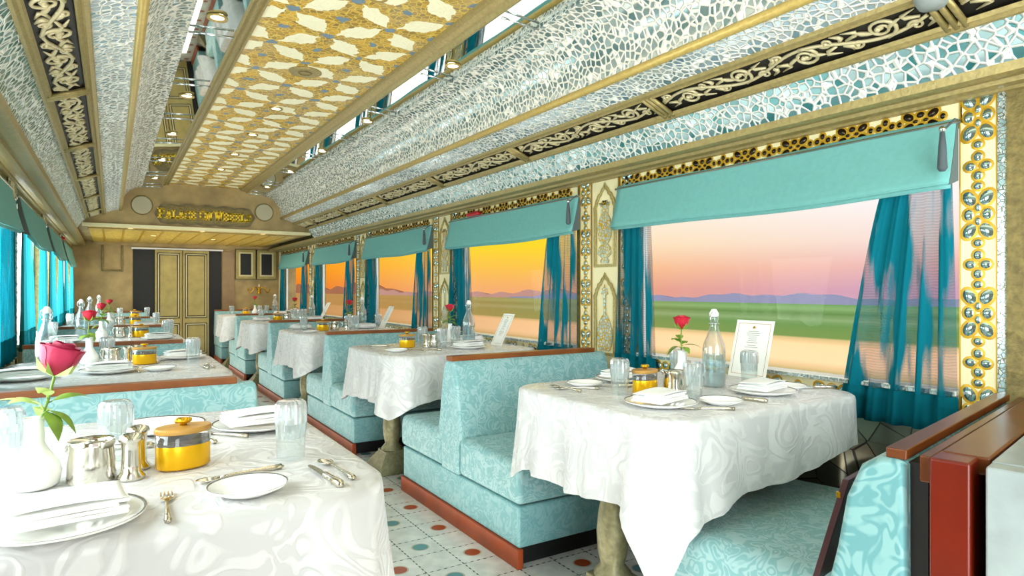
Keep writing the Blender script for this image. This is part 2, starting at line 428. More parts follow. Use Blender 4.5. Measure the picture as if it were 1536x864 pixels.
# scrollwork panels
def scroll_mesh(L, W):
    mb = MB()
    def P(s, q, h=0.): return (q, s, h)
    n = 4
    seg = L/n
    def spiral(cs, cq, r, a0, turns, dirn, th):
        pts = []; N = 22
        for i in range(N+1):
            f = i/N; a = a0+dirn*turns*2*pi*f; rr = r*(1-f*.8)
            pts.append((cq+rr*sin(a), cs+rr*cos(a), 0))
        mb.tube(pts, [th*(1-.45*i/N) for i in range(N+1)], 6)
        mb.sphere(pts[-1], th*1.6, 6, 4)
    wave = []
    for i in range(61):
        f = i/60; wave.append((W*.30*sin(f*n*pi), f*L, 0))
    mb.tube(wave, .007, 6)
    for k in range(n):
        c = (k+.5)*seg; sg = 1 if k % 2 == 0 else -1
        spiral(c, -sg*W*.06, W*.40, pi/2*(1 if sg > 0 else -1), 1.7, sg, .0075)
        for da in (-.8, .8):
            a = da+(pi/2 if sg > 0 else -pi/2); a2 = a
            x0 = -sg*W*.10; p0 = (x0+W*.2*sin(a), c+W*.2*cos(a), 0); p1 = (x0+W*.36*sin(a)*-1*.6, c+W*.9*cos(a), 0)
            q = [(p0[0]*(1-f)+p1[0]*f, p0[1]*(1-f)+p1[1]*f+.012*sin(pi*f), 0) for f in (0, .25, .5, .75, 1)]
            mb.tube(q, [.003, .008, .009, .006, .001], 6)
        mb.sphere((-sg*W*.1, c, 0), .011, 8, 5, (1, 1, .6))
        for e in (-1, 1):
            ex = (k+.5+e*.5)*seg
            spiral(ex-e*.045, sg*W*.22, W*.2, 0, 1.2, e*sg, .006)
            q = [(sg*W*(.1+.3*f), ex-e*.02*f-.02*sin(pi*f), 0) for f in (0, .3, .6, 1)]
            mb.tube(q, [.006, .010, .008, .003], 6)
            q = [(-sg*W*(.05+.33*f), ex-e*(.02+.05*sin(pi*f)), 0) for f in (0, .3, .6, 1)]
            mb.tube(q, [.005, .008, .007, .002], 6)
    return mb
divs = [.97+1.225*k for k in range(-2, 7)]
sm = scroll_mesh(1.13, .125)
for sg in (1, -1):
    X = side(sg); first = None
    tilt = atan2(2.046-2.1, .145)
    for k, yd in enumerate(divs):
        if Y0 < yd < YB:
            mb = MB()
            for dy in (-.026, 0, .026):
                mb.tube([(X(1.095), yd+dy, 2.086), (X(1.25), yd+dy, 2.024)], .0105, 8)
            struct(mb.build('trim_divider', 'gold_trim', smooth=True))
        if k < len(divs):
            ys = yd+.05
            if ys > YB-.3 or ys < Y0+.05: continue
            if first is None:
                first = sm.build('trim_scrollwork', 'scroll_gold', smooth=True); o = first
            else: o = first.copy(); COL.objects.link(o)
            o.location = (X(1.172), ys, 2.066); o.rotation_euler = (0, -sg*tilt, 0)
            if ys+1.13 > YB: o.scale = (1, (YB-ys)/1.13, 1)
            struct(o)

# ------------------------------------------------------------------ bulkhead and end wall
struct(MB().box(XC-1.36, XC+1.36, YB, YE, 1.962, 2.62).build('wall_bulkhead', 'end_wall'))
struct(MB().box(XC-1.25, XC+1.25, YB+.08, YE-.02, 1.95, 1.9618).build('ceiling_soffit', 'soffit_gold'))
struct(MB().box(XC-1.30, XC+1.30, YB-.03, YB+.06, 1.94, 1.975).build('trim_bulkhead_lip', 'cream'))
struct(MB().box(XC-1.25, XC+1.25, YB+.30, YB+.36, 1.94, 1.949).build('trim_soffit_batten', 'gold_trim'))
for k in range(11):
    x = XC-1.1+k*.22
    struct(MB().box(x-.012, x+.012, YB+.36, YE-.03, 1.943, 1.9495).build('trim_soffit_rib', 'inlay_gold'))
struct(MB().box(XL-.3, XR+.3, YE, YE+.15, 0, 2.62).build('wall_end', 'end_wall'))
struct(MB().box(XC-1.25, XC+1.25, YE-.035, YE-.001, 1.90, 1.962).build('trim_end_beam', 'end_wall'))

# doorway with a pair of panelled doors
dw = thing('door_frame', (0, YE, 0)); struct(dw)
MB().box(.29, .60, -.012, -.002, 0, 1.85).build('dark_opening', 'black', dw)
MB().box(1.40, 1.60, -.012, -.002, 0, 1.85).build('dark_opening', 'black', dw)
MB().box(.27, 1.62, -.03, -.001, 1.85, 1.876).build('lintel', 'white_paint', dw)
MB().box(1.61, 1.80, -.03, -.001, 0, 1.85).build('jamb', 'jamb_brown', dw)
for i, (x0, x1) in enumerate(((.598, .99), (1.006, 1.40))):
    d = thing('door_%d' % (i+1), (x0, YE-.055, 0)); struct(d); w = x1-x0
    MB().box(0, w, 0, .04, .01, 1.845).build('door_slab', 'door_gold', d, bevel=.004)
    for (z0, z1) in ((.12, .64), (.72, 1.80)):
        for ins, mt, th in ((.03, 'door_line', .006), (.045, 'door_pale', .009), (.06, 'door_line', .010), (.075, 'door_gold', .013)):
            a0, a1, b0, b1 = ins, w-ins, z0+ins-.03, z1-ins+.03
            mb = MB(); t = .012
            if mt == 'door_gold': mb.box(a0, a1, -th, 0, b0, b1)
            else:
                mb.box(a0, a0+t, -th, 0, b0, b1); mb.box(a1-t, a1, -th, 0, b0, b1); mb.box(a0, a1, -th, 0, b0, b0+t); mb.box(a0, a1, -th, 0, b1-t, b1)
            mb.build('panel_moulding' if mt != 'door_gold' else 'door_panel', mt, d)

# framed blank panel on the end wall
def frame_box(mb, x0, x1, z0, z1, y0, y1, t):
    mb.box(x0, x0+t, y0, y1, z0, z1); mb.box(x1-t, x1, y0, y1, z0, z1); mb.box(x0+t, x1-t, y0, y1, z0, z0+t); mb.box(x0+t, x1-t, y0, y1, z1-t, z1); return mb
ob = frame_box(MB(), -.13, .16, 1.49, 1.93, YE-.025, YE, .025).build('trim_wall_panel', 'gold_wall', bevel=.004); struct(ob)
# pair of small wall cabinets with black glass
for i, (x0, x1) in enumerate(((1.815, 2.145), (2.16, 2.49))):
    c = thing('wall_cabinet', (x0, YE, 1.375)); w = x1-x0; h = .52
    MB().box(0, w, -.05, 0, 0, h).build('carcass', 'door_line', c)
    dr = frame_box(MB(), .006, w-.006, .006, h-.006, -.064, -.05, .06).build('door', 'door_gold', c, bevel=.003)
    frame_box(MB(), .05, w-.05, .05, h-.05, -.072, -.064, .026).build('moulding', 'door_pale', dr)
    MB().box(.07, w-.07, -.058, -.0505, .07, h-.07).build('pane', 'black', dr)
    tag(c, ('square gilded wall cabinet with black glass next to the doorway', 'square gilded wall cabinet with black glass in the window corner')[i], 'cabinet', 'wall cabinets')
# wall sconce
sc = thing('candle_sconce', (2.2, YE, 1.16))
mb = MB()
for s in (-1, 1):
    mb.tube([(s*(.02+.16*f), -.05-.02*sin(pi*f), .05*sin(2*pi*f)+.03) for f in [i/10 for i in range(11)]], .008, 6)
    mb.sphere((s*.1, -.06, .06), .016, 8, 6); mb.sphere((s*.18, -.06, .04), .014, 8, 6)
mb.build('arm', 'gold_bright', sc, smooth=True)
MB().lathe([(.0, 0), (.035, .0), (.03, .02), (.012, .04), (.012, .1), (.02, .12)], 12, (0, -.05, -.04)).build('candle_cup', 'gold_bright', sc, smooth=True)
MB().tube([(0, -.05, .07), (0, -.05, .13)], .012, 8).build('candle', 'cream', sc)
MB().lathe([(0, 0), (.03, 0), (.03, .01), (0, .012)], 12, (0, -.006, .02)).build('wall_plate', 'gold_bright', sc)
MB().tube([(0, -.05, -.03), (0, -.008, .02)], .006, 6).build('bracket', 'gold_bright', sc)
tag(sc, 'small gilded candle sconce on the end wall below the cabinets', 'sconce')

# speakers and sign on the bulkhead
for i, dx in enumerate((-.70, .70)):
    s = thing('round_speaker', (XC+dx, YB, 2.215))
    MB().tube([(0, 0, 0), (0, -.02, 0)], .118, 32).build('rim', 'gold_wall', s, bevel=.004)
    MB().tube([(0, -.018, 0), (0, -.027, 0)], .105, 32).build('grille', 'speaker_mesh', s, bevel=.003)
    MB().tube([(0, 0, 0), (0, -.004, 0)], .124, 32).build('wall_mount', 'end_wall', s)
    tag(s, ('round grille speaker on the bulkhead, on the bright-curtain side of the sign', 'round grille speaker on the bulkhead, on the sunset side of the sign')[i], 'speaker', 'bulkhead speakers')

LET = {  # strokes (polylines) and foot/head serifs
 'P': ([[(.15, 0), (.15, 1)], [(.15, 1), (.55, 1), (.8, .88), (.8, .62), (.55, .48), (.15, .48)]], [(.15, 0), (.1, 1)]),
 'A': ([[(.05, 0), (.45, 1), (.87, 0)], [(.2, .35), (.72, .35)]], [(.05, 0), (.87, 0)]),
 'L': ([[(.2, 1), (.2, 0), (.8, 0), (.8, .22)]], [(.2, 1), (.15, 0)]),
 'C': ([[(.82, .75), (.7, .95), (.45, 1), (.2, .85), (.1, .5), (.2, .15), (.45, 0), (.7, .05), (.84, .25)]], []),
 'E': ([[(.8, .78), (.8, 1), (.2, 1), (.2, 0), (.82, 0), (.82, .24)], [(.2, .52), (.6, .52)]], [(.15, 0), (.15, 1)]),
 'O': ([[(.5, 1), (.2, .87), (.08, .5), (.2, .13), (.5, 0), (.8, .13), (.92, .5), (.8, .87), (.5, 1)]], []),
 'N': ([[(.15, 0), (.15, 1), (.8, 0), (.8, 1)]], [(.15, 0), (.1, 1), (.8, 1)]),
 'W': ([[(.0, 1), (.25, 0), (.5, .8), (.75, 0), (1., 1)]], [(.0, 1), (1., 1), (.5, .85)]),
 'H': ([[(.15, 0), (.15, 1)], [(.8, 0), (.8, 1)], [(.15, .5), (.8, .5)]], [(.15, 0), (.15, 1), (.8, 0), (.8, 1)]),
 'S': ([[(.8, .75), (.75, .95), (.45, 1), (.2, .9), (.2, .65), (.5, .52), (.8, .38), (.82, .12), (.5, 0), (.2, .05), (.12, .25)]], []),
}
def letters(root, text, x0, z0, w, hgt, th, dep, y=0., big=1.25):
    words = text.split(' '); unit = []
    x = 0
    for wd in words:
        for i, c in enumerate(wd):
            s = big if i == 0 else 1.; cw = (1.12 if c == 'W' else .92)*s; unit.append((c, x, s)); x += cw*1.05
        x += .45
    k = w/(x-.45)
    for c, ux, s in unit:
        st, sf = LET[c]; mb = MB()
        for pl in st:
            for (a, b), (c2, d2) in zip(pl[:-1], pl[1:]):
                p = Vector((x0+k*(ux+a*s*.9), z0+hgt*s*b)); q = Vector((x0+k*(ux+c2*s*.9), z0+hgt*s*d2)); d = (q-p); e = d.normalized()
                p = p-e*th*.4; q = q+e*th*.4; nrm = Vector((-e.y, e.x))*th/2
                mb.prism([tuple(p+nrm), tuple(p-nrm), tuple(q-nrm), tuple(q+nrm)], lambda a, b, dd: (a, dd, b), y-dep, y)
        for a, b in sf:
            px = x0+k*(ux+a*s*.9); pz = z0+hgt*s*b
            mb.box(px-th*1.05, px+th*1.05, y-dep, y, pz-th*.38, pz+th*.38)
        mb.build('letter', 'sign_gold', root, fix=False)
sg_ = thing('name_sign', (1.02, YB, 2.13))
pts = []
N = 40
for i in range(N+1):
    f = i/N; x = -.60+1.2*f; z = .105+.018*abs(sin(f*pi*5))+.012*sin(f*pi)
    pts.append((x, z))
top = [(-.64, .0), (-.60, .07)]+pts[1:-1]+[(.60, .07), (.64, .0)]
bot = [(x, -z) for x, z in reversed(top[1:-1])]
top = [(x*.9, z) for x, z in top]; bot = [(x*.9, z) for x, z in bot]
MB().prism(top+bot, lambda a, b, d: (a, d, b), -.018, -.001).build('plaque', 'plaque', sg_)
MB().prism([(x*.95, z*.8) for x, z in top+bot], lambda a, b, d: (a, d, b), -.022, -.0175).build('plaque_field', 'gold_wall', sg_)
letters(sg_, 'PALACE ON WHEELS', -.535, -.052, 1.07, .09, .0195, .014, -.022, 1.2)
tag(sg_, 'cusped wooden name plaque with raised gold capitals on the bulkhead', 'sign')

# ------------------------------------------------------------------ side walls
PY = [2.995+2.2*k for k in range(-1, 4)]      # pillar centres
WIN = []                                      # window openings (y0,y1)
for k in range(5):
    c = .795+2.2*k; WIN.append((c+.29, c+2.2-.25))
WIN[-1] = (WIN[-1][0], 11.62)
ZS, ZH = .835, 1.80

def walls(name, x0, x1, wins):
    mb = MB(); mb.box(x0, x1, Y0, YE, 0, ZS); mb.box(x0, x1, Y0, YE, ZH, 2.62)
    y = Y0
    for a, b in wins+[(YE, YE)]:
        if a > y: mb.box(x0, x1, y, a, ZS, ZH)
        y = b
    return struct(mb.build(name, 'gold_wall', fix=False))
walls('wall_right', XR, XR+.10, WIN)
LW = [(c+.27, c+2.2-.27) for c in [.55+2.2*k for k in range(5)]]
LW[-1] = (LW[-1][0], 11.45)
walls('wall_left', XL-.10, XL, LW)
for i, (a, b) in enumerate(WIN):
    w = thing('window_%d' % (i+1), (XR, (a+b)/2, ZS)); struct(w); h = (b-a)/2
    MB().box(.06, .064, -h, h, 0, ZH-ZS).build('window_pane', 'window_glass', w)
    mb = MB(); t = .02
    mb.box(.05, .08, -h, -h+t, 0, ZH-ZS); mb.box(.05, .08, h-t, h, 0, ZH-ZS); mb.box(.05, .08, -h, h, ZH-ZS-t, ZH-ZS)
    mb.build('window_frame', 'white_paint', w, fix=False)
    MB().box(-.03, .06, -h, h, -.012, .006).build('window_sill', 'sill_white', w, bevel=.003)
    mb = MB(); n = int((b-a)/.042)
    for q in range(n):
        yy = -h+(b-a)*(q+.06)/n; mb.box(-.034, -.030, yy, yy+(b-a)/n*.86, -.012, .003)
    mb.build('sill_mosaic', 'rope_mosaic', w, fix=False)
for i, (a, b) in enumerate(LW):
    w = thing('window_%d' % (i+6), (XL, (a+b)/2, ZS)); struct(w); h = (b-a)/2
    MB().box(-.064, -.06, -h, h, 0, ZH-ZS).build('window_pane', 'window_glass', w)
    mb = MB(); t = .03
    mb.box(-.08, -.05, -h, -h+t, 0, ZH-ZS); mb.box(-.08, -.05, h-t, h, 0, ZH-ZS)
    mb.build('window_frame', 'white_paint', w, fix=False)
    MB().box(-.06, .03, -h, h, -.012, .006).build('window_sill', 'sill_white', w)

# inlay ornament (u along, w across) -> mapped onto the wall
def lobe(mb, c, a, b, ang, h, fn, base=0., n=14):
    ring = [(c[0]+a*cos(2*pi*k/n)*cos(ang)-b*sin(2*pi*k/n)*sin(ang), c[1]+a*cos(2*pi*k/n)*sin(ang)+b*sin(2*pi*k/n)*cos(ang)) for k in range(n)]
    r2 = [(c[0]+(p-c[0])*.6, c[1]+(q-c[1])*.6) for p, q in ring]
    vs = [fn(p, q, base) for p, q in ring]+[fn(p, q, base+h*.75) for p, q in r2]+[fn(c[0], c[1], base+h)]
    fs = [(k, (k+1) % n, n+(k+1) % n, n+k) for k in range(n)]+[(n+k, n+(k+1) % n, 2*n) for k in range(n)]
    mb.add(vs, fs)
def motif(mb, u, w, S, big, fn):
    if big:
        L = [(-.052, -.024, .030, .021, .5), (-.052, .024, .030, .021, -.5), (.052, -.024, .030, .021, -.5), (.052, .024, .030, .021, .5), (0, -.026, .021, .017, 0), (0, .026, .021, .017, 0),
             (-.091, 0, .014, .016, 0), (.091, 0, .014, .016, 0), (-.022, 0, .015, .010, 0), (.022, 0, .015, .010, 0)]
    else:
        L = [(-.030, 0, .017, .016, 0), (.030, 0, .017, .016, 0), (0, -.022, .016, .018, 0), (0, .022, .016, .018, 0)]
    for (a, b, ra, rb, an) in L:
        mb.mat(1); lobe(mb, (u+a*S, w+b*S), ra*S+.005, rb*S+.005, an, .0015, fn, .0005, 12)
        mb.mat(2); lobe(mb, (u+a*S, w+b*S), ra*S*.82, rb*S*.82, an, .006, fn, .0015, 12)
def inlay_strip(L, S=1., w=.11):
    """list of motifs along a strip of length L"""
    out = []; u = .06*S; big = True
    while u < L-.03:
        out.append((u+(.105 if big else .045)*S, big)); u += (.215 if big else .10)*S; big = not big
    return out
wr = struct(thing('wall_inlay', (XR, 0, 0)))
def wallstrip(y0, y1, z0, z1, vert, S, name='inlay_border', parent=wr, sgn=-1, lm='inlay_mirror'):
    mb = MB(); mb.mat(0); th = .006
    mb.box(min(0, sgn*th), max(0, sgn*th), y0, y1, z0, z1)
    if vert:
        fn = lambda u, w, h: (sgn*(th+h), (y0+y1)/2+w, z0+u); L = z1-z0
    else:
        fn = lambda u, w, h: (sgn*(th+h), y0+u, (z0+z1)/2+w); L = y1-y0
    for u, big in inlay_strip(L, S): motif(mb, u, 0, S, big, fn)
    mb.mat(1)
    if vert:
        for yy in (y0, y1-.004): mb.box(min(0, sgn*.008), max(0, sgn*.008), yy, yy+.004, z0, z1)
    else: mb.box(min(0, sgn*.008), max(0, sgn*.008), y0, y1, z0, z0+.003)
    mb.build(name, ['cream', 'inlay_gold', lm], parent, smooth='auto')

# cusped arches and vases on the pillars
def arch_outline(w, h):
    hw = w/2; L = [(hw, 0), (hw, h*.66)]
    cus = [(hw*1., .66), (hw*1.04, .72), (hw*.92, .755), (hw*.86, .80), (hw*.72, .825), (hw*.62, .87), (hw*.42, .885), (hw*.30, .93), (hw*.12, .955), (0, 1.0)]
    L += [(a, b*h) for a, b in cus[1:]]
    return L+[(-a, b) for a, b in reversed(L[:-1])]
def arch_panel(yc, z0, z1, w, kind):
    mb = MB(); fn = lambda a, b, d: (-.006-d, yc+a, z0+b); h = z1-z0
    o = arch_outline(w, h)
    i = [(a*.80, .018+b*.93) for a, b in o]
    mb.mat(0)
    n = len(o)
    mb.add([fn(a, b, .006) for a, b in o]+[fn(a, b, .006) for a, b in i], [(k, k+1, n+k+1, n+k) for k in range(n-1)]+[(0, n, 2*n-1, n-1)])
    mb.tube([fn(a, b, .006) for a, b in o], .004, 5); mb.tube([fn(a, b, .006) for a, b in i], .004, 5)
    return mb
def vase_panel(yc, z0, kind, H):
    fn = lambda a, b, d: (-.006-d, yc+a, z0+b); mb = MB()
    if kind == 'tall':
        pr = [(.03, 0), (.04, .03), (.022, .07), (.06, .13), (.052, .22), (.026, .27), (.055, .36), (.062, .50), (.05, .62), (.028, .70), (.03, .80), (.048, .87), (.03, .84), (.022, .9), (.012, .85)]
    else:
        pr = [(.035, 0), (.05, .02), (.062, .10), (.068, .22), (.062, .34), (.045, .44), (.028, .50), (.012, .54), (.006, .58), (.006, .84), (.03, .86), (.018, .90), (.022, .93), (.006, .95)]
    out = [(r, z*H) for r, z in pr]+[(0, (.88 if kind == 'tall' else 1.)*H)]+[(-r, z*H) for r, z in reversed(pr)]
    # quad strips so that the concave outline stays clean
    for (r1, z1), (r2, z2) in zip(pr[:-1], pr[1:]):
        mb.add([fn(-r1, z1*H, .006), fn(r1, z1*H, .006), fn(r2, z2*H, .006), fn(-r2, z2*H, .006)], [(0, 1, 2, 3)])
    mb.tube([fn(a, b, .006) for a, b in out], .0035, 5)
    return mb
for k, c in enumerate(PY[1:]):
    # cream pilaster panel, two arches with vases, and inlay strips on both sides
    MB().box(-.006, 0, c-.125, c+.125, .70, 1.862).build('arch_panel', 'cream', wr)
    for yy in (c-.128, c+.124): MB().box(-.014, 0, yy, yy+.007, .70, 1.862).build('panel_bead', 'cream_edge', wr)
    arch_panel(c, 1.335, 1.845, .20, 0).build('arch_border', 'arch_grey', wr, smooth=False)
    arch_panel(c, .80, 1.30, .20, 0).build('arch_border', 'arch_grey', wr, smooth=False)
    vase_panel(c, 1.36, 'tall', .42).build('vase_inlay', 'vase_mosaic', wr, smooth=False)
    vase_panel(c, .83, 'round', .40).build('vase_inlay', 'vase_mosaic', wr, smooth=False)
    wallstrip(c+.135, c+.245, .70, 1.862, True, 1.)
    wallstrip(c-.245, c-.135, .70, 1.862, True, 1.)
wallstrip(.968, 1.083, .60, 1.862, True, 1.08)
MB().box(-.012, 0, .946, .966, .60, 1.862).build('mosaic_rope', 'rope_mosaic', wr)
for k, (a, b) in enumerate(WIN):
    wallstrip(a-.01, b+.01, 1.785, 1.862, False, .82, lm='inlay_dark_reflection')
    wallstrip(a-.01, b+.01, .705, .822, False, 1.)
MB().box(-.006, 0, .60, YE, .60, .70).build('dado_mirror', 'mirror_cells', wr)
mb = MB(); mb.box(-.012, 0, .60, YE, .07, .60); mb.build('dado_panel', 'mirror_cells', wr)
MB().box(-.02, 0, Y0, YE, 0, .08).build('baseboard', 'black', wr)
MB().box(-.006, 0, 11.64, 11.95, .70, 1.862).build('end_panel', 'cream', wr)
wallstrip(11.65, 11.76, .70, 1.862, True, 1.)
wl = struct(thing('wall_inlay_left', (XL, 0, 0)))
for k in range(1, 5):
    c = .55+2.2*k
    MB().box(0, .006, c-.2, c+.2, .7, 1.862).build('arch_panel', 'cream', wl)
    wallstrip(c+.1, c+.2, .70, 1.862, True, 1., parent=wl, sgn=1)
    wallstrip(c-.2, c-.1, .70, 1.862, True, 1., parent=wl, sgn=1)

# ------------------------------------------------------------------ curtains and blinds
WNAME = ['pink-sky window', 'yellow-sky window', 'middle window of the sunset side', 'fourth window of the sunset side', 'last sunset window by the end wall']
def curtain(name, x, yt0, yt1, zt, yb0, yb1, zb, pleats, mat, hem, amp=.012, ph=0.):
    """hangs at wall offset x; pleats run from the rail to the hem"""
    cy = (yb0+yb1)/2; root = thing(name, (x, cy, zb))
    hz = zb+.13
    def pt(f, z):
        g = (zt-z)/(zt-zb); e = g**.8
        y = (yt0+(yb0-yt0)*e)+f*((yt1-yt0)+((yb1-yb0)-(yt1-yt0))*e)
        a = amp*(.5+.8*g)
        return (a*sin(2*pi*pleats*f+ph+.5*sin(3*f))+.35*a*sin(2*pi*pleats*2.3*f+1.+1.2*g), y-cy, z-zb)
    MB().grid(lambda u, v: pt(u, zt+(hz-zt)*v), 90, 14).build('curtain_panel', mat, root, smooth=True, fix=False)
    MB().grid(lambda u, v: pt(u, hz+(zb-hz)*v), 90, 3).build('hem', hem, root, smooth=True, fix=False, solid=.003)
    return root
def valance(name, x, y0, y1, z0, z1, sgn, mat='valance_teal', sag=.012):
    """flat folded fabric blind, its lower edge standing off the wall"""
    root = thing(name, (x, (y0+y1)/2, z0)); h = (y1-y0)/2; H = z1-z0
    def f(u, v):
        y = -h+2*h*u; d = .012+.055*v**1.3+.006*sin(pi*u*3)*v
        return (sgn*d, y, H*(1-v)-sag*sin(pi*u)*v+.004*sin(9*u+2*v))
    MB().grid(f, 40, 10).build('front_cloth', mat, root, smooth=True, solid=.004)
    def g(u, v):
        p = f(u, 1.); a = -.5+v*1.9*pi*.5
        return (p[0]-sgn*(.008-.008*cos(v*pi*.9)), p[1], p[2]+.016*sin(v*pi)-.014*v)
    MB().grid(g, 40, 6).build('lower_fold', mat, root, smooth=True, solid=.003)
    for e in (-1, 1):
        mb = MB(); n = 8
        pts = [(sgn*.001, H)]+[(sgn*(.012+.055*(k/n)**1.3), H*(1-k/n)) for k in range(n+1)]+[(sgn*.001, .02)]
        mb.prism(pts, lambda a, b, d: (a, d, b), e*h-.002, e*h+.002)
        mb.build('end_flap', 'valance_dark', root)
    MB().tube([(sgn*.012, -h-.012, H-.012), (sgn*.012, h+.018, H-.012)], .007, 8).build('rail', 'chrome', root)
    if sgn < 0:
        MB().lathe([(.0, 0), (.007, 0), (.012, -.05), (.016, -.13), (.009, -.14), (0, -.14)], 10, (sgn*.085, -h+.012, H-.05)).build('tassel', 'tassel', root, smooth=True)
        MB().tube([(sgn*.085, -h+.012, H-.052), (sgn*.03, -h-.004, H-.004)], .004, 6).build('cord', 'tassel', root)
        MB().sphere((sgn*.085, -h+.012, H-.045), .012, 8, 6).build('clip', 'chrome', root, smooth=True)
    return root
for k, (a, b) in enumerate(WIN):
    v = valance('window_blind', XR-.012, a+.0 if k == 0 else a-.05, b+.12 if k < 4 else b+.04, 1.563, 1.80, -1)
    tag(v, 'folded teal fabric blind across the top of the '+WNAME[k], 'blind', 'sunset side blinds')
    c = curtain('curtain', XR-.038, b-.16 if k == 0 else b-.26, b+(.075 if k < 4 else .02), 1.63, b-.20 if k == 0 else b-.32, b+(.135 if k < 4 else .06), .70, 5, 'curtain', 'curtain_hem', ph=.4)
    tag(c, 'sheer teal curtain at the end-wall edge of the '+WNAME[k], 'curtain', 'sunset side curtains')
    c = curtain('curtain', XR-.038, a+.012 if k == 0 else a-.03, a+.235 if k == 0 else a+.27, 1.63, a-.005 if k == 0 else a-.04, a+.43 if k == 0 else a+.42, .69, 5, 'curtain', 'curtain_hem', ph=1.7)
    tag(c, 'sheer teal curtain at the near edge of the '+WNAME[k], 'curtain', 'sunset side curtains')
LNAME = ['nearest', 'second', 'third', 'fourth', 'end-wall']
for k, (a, b) in enumerate(LW):
    if k == 0: continue
    v = valance('window_blind', XL+.012, a-.10, b+.08, 1.545, 1.80, 1, sag=.03)
    tag(v, 'pale teal roman blind over the %s bright window' % LNAME[k], 'blind', 'bright side blinds')
    for e, (t0, t1, b0, b1) in enumerate(((b-.52, b+.06, b-.64, b+.08), (a-.06, a+.44, a-.08, a+.58))):
        c = curtain('curtain', XL+.036, t0, t1, 1.60, b0, b1, .80, 5, 'curtain_backlit' if k > 1 or e == 1 else 'curtain', 'curtain_backlit' if k > 1 else 'curtain_hem', ph=.9*k+e)
        tag(c, 'glowing cyan curtain at the %s edge of the %s bright window' % (('far', 'near')[e], LNAME[k]), 'curtain', 'bright side curtains')
# alarm handles
for i, (x, y, sgn) in enumerate(((XR-.004, 4.62, -1), (XL+.004, 9.45, 1))):
    h = thing('alarm_handle', (x, y, 1.80))
    MB().box(min(sgn*.01, sgn*.045), max(sgn*.01, sgn*.045), -.10, .10, .0, .028).build('handle', 'red', h, bevel=.01)
    MB().box(min(0, sgn*.02), max(0, sgn*.02), -.05, .05, -.005, .04).build('mount', 'red', h, bevel=.004)
    tag(h, ('red emergency handle above the yellow-sky window blind', 'red emergency handle above the bright-side blinds')[i], 'handle')

# ------------------------------------------------------------------ ceiling lights and mirror spacers
def downlight():
    r = thing('ceiling_light')
    MB().lathe([(.030, 0), (.046, -.004), (.044, -.012), (.030, -.008)], 20).build('ring', 'rod_gold', r, smooth=True)
    MB().lathe([(0, -.007), (.03, -.005), (.03, -.001)], 20).build('bulb', 'bulb', r, smooth=True)
    return r
YL = [3.2, 4.6, 5.8, 7.0, 8.2]
for sg in (-1, 1):
    for i, y in enumerate([2.0]+YL if sg > 0 else YL):
        put('dl', downlight, (XC+sg*.60, y, 2.447), 0, 'small round downlight in the mirror strip on the %s side, %s along' % ('sunset' if sg > 0 else 'bright', ['first', 'second', 'third', 'fourth', 'fifth', 'sixth'][i+(0 if sg > 0 else 1)]), 'ceiling light', 'mirror strip downlights')
    for i in range(9):
        y = 1.6+.9*i
        if y > YB: break
        struct(MB().tube([(XC+sg*.497, y, 2.438), (XC+sg*.70, y, 2.425)], .0055, 8).build('trim_spacer_rod', 'chrome', smooth=True))
for i, y in enumerate((2.72, 4.79, 5.70, 6.62, 7.53)):
    put('dl', downlight, (XC-.01, y, 2.498), 0, 'small bright downlight in the gold ceiling panel, %s along' % ['first', 'second', 'third', 'fourth', 'fifth'][i], 'ceiling light', 'gold panel downlights')
for i, (x, y) in enumerate(((.2, 9.2), (1.0, 9.2), (1.75, 9.2), (.5, 10.3), (1.3, 10.6), (1.9, 10.2))):
    put('dl', downlight, (x, y, 1.948 if y > 9.4 else 1.9485), 0, 'tiny downlight under the bulkhead soffit, %s of six' % ['first', 'second', 'third', 'fourth', 'fifth', 'sixth'][i], 'ceiling light', 'soffit downlights')
cr = thing('ceiling_speaker', (XC-.03, 3.9, 2.498))
MB().lathe([(0, -.006), (.03, -.008), (.06, -.007), (.085, -.010), (.095, -.004), (.095, 0)], 28).build('rose_disc', 'gold_trim', cr, smooth='auto')
MB().lathe([(.03, -.009), (.034, -.013), (.04, -.009)], 28).build('ring', 'gold_wall', cr, smooth=True)
tag(cr, 'round ribbed gold disc set in the painted ceiling panel', 'speaker')
sc2 = thing('ceiling_lamp', (2.10, .97, 2.095))
MB().lathe([(0, -.05), (.035, -.045), (.05, -.02), (.045, .0)], 16).build('housing', 'grey_panel', sc2, smooth=True)
MB().lathe([(.03, 0), (.03, .03), (0, .03)], 12).build('base', 'grey_panel', sc2)
tag(sc2, 'small grey lamp fixture on the ceiling moulding near the frame top', 'lamp')

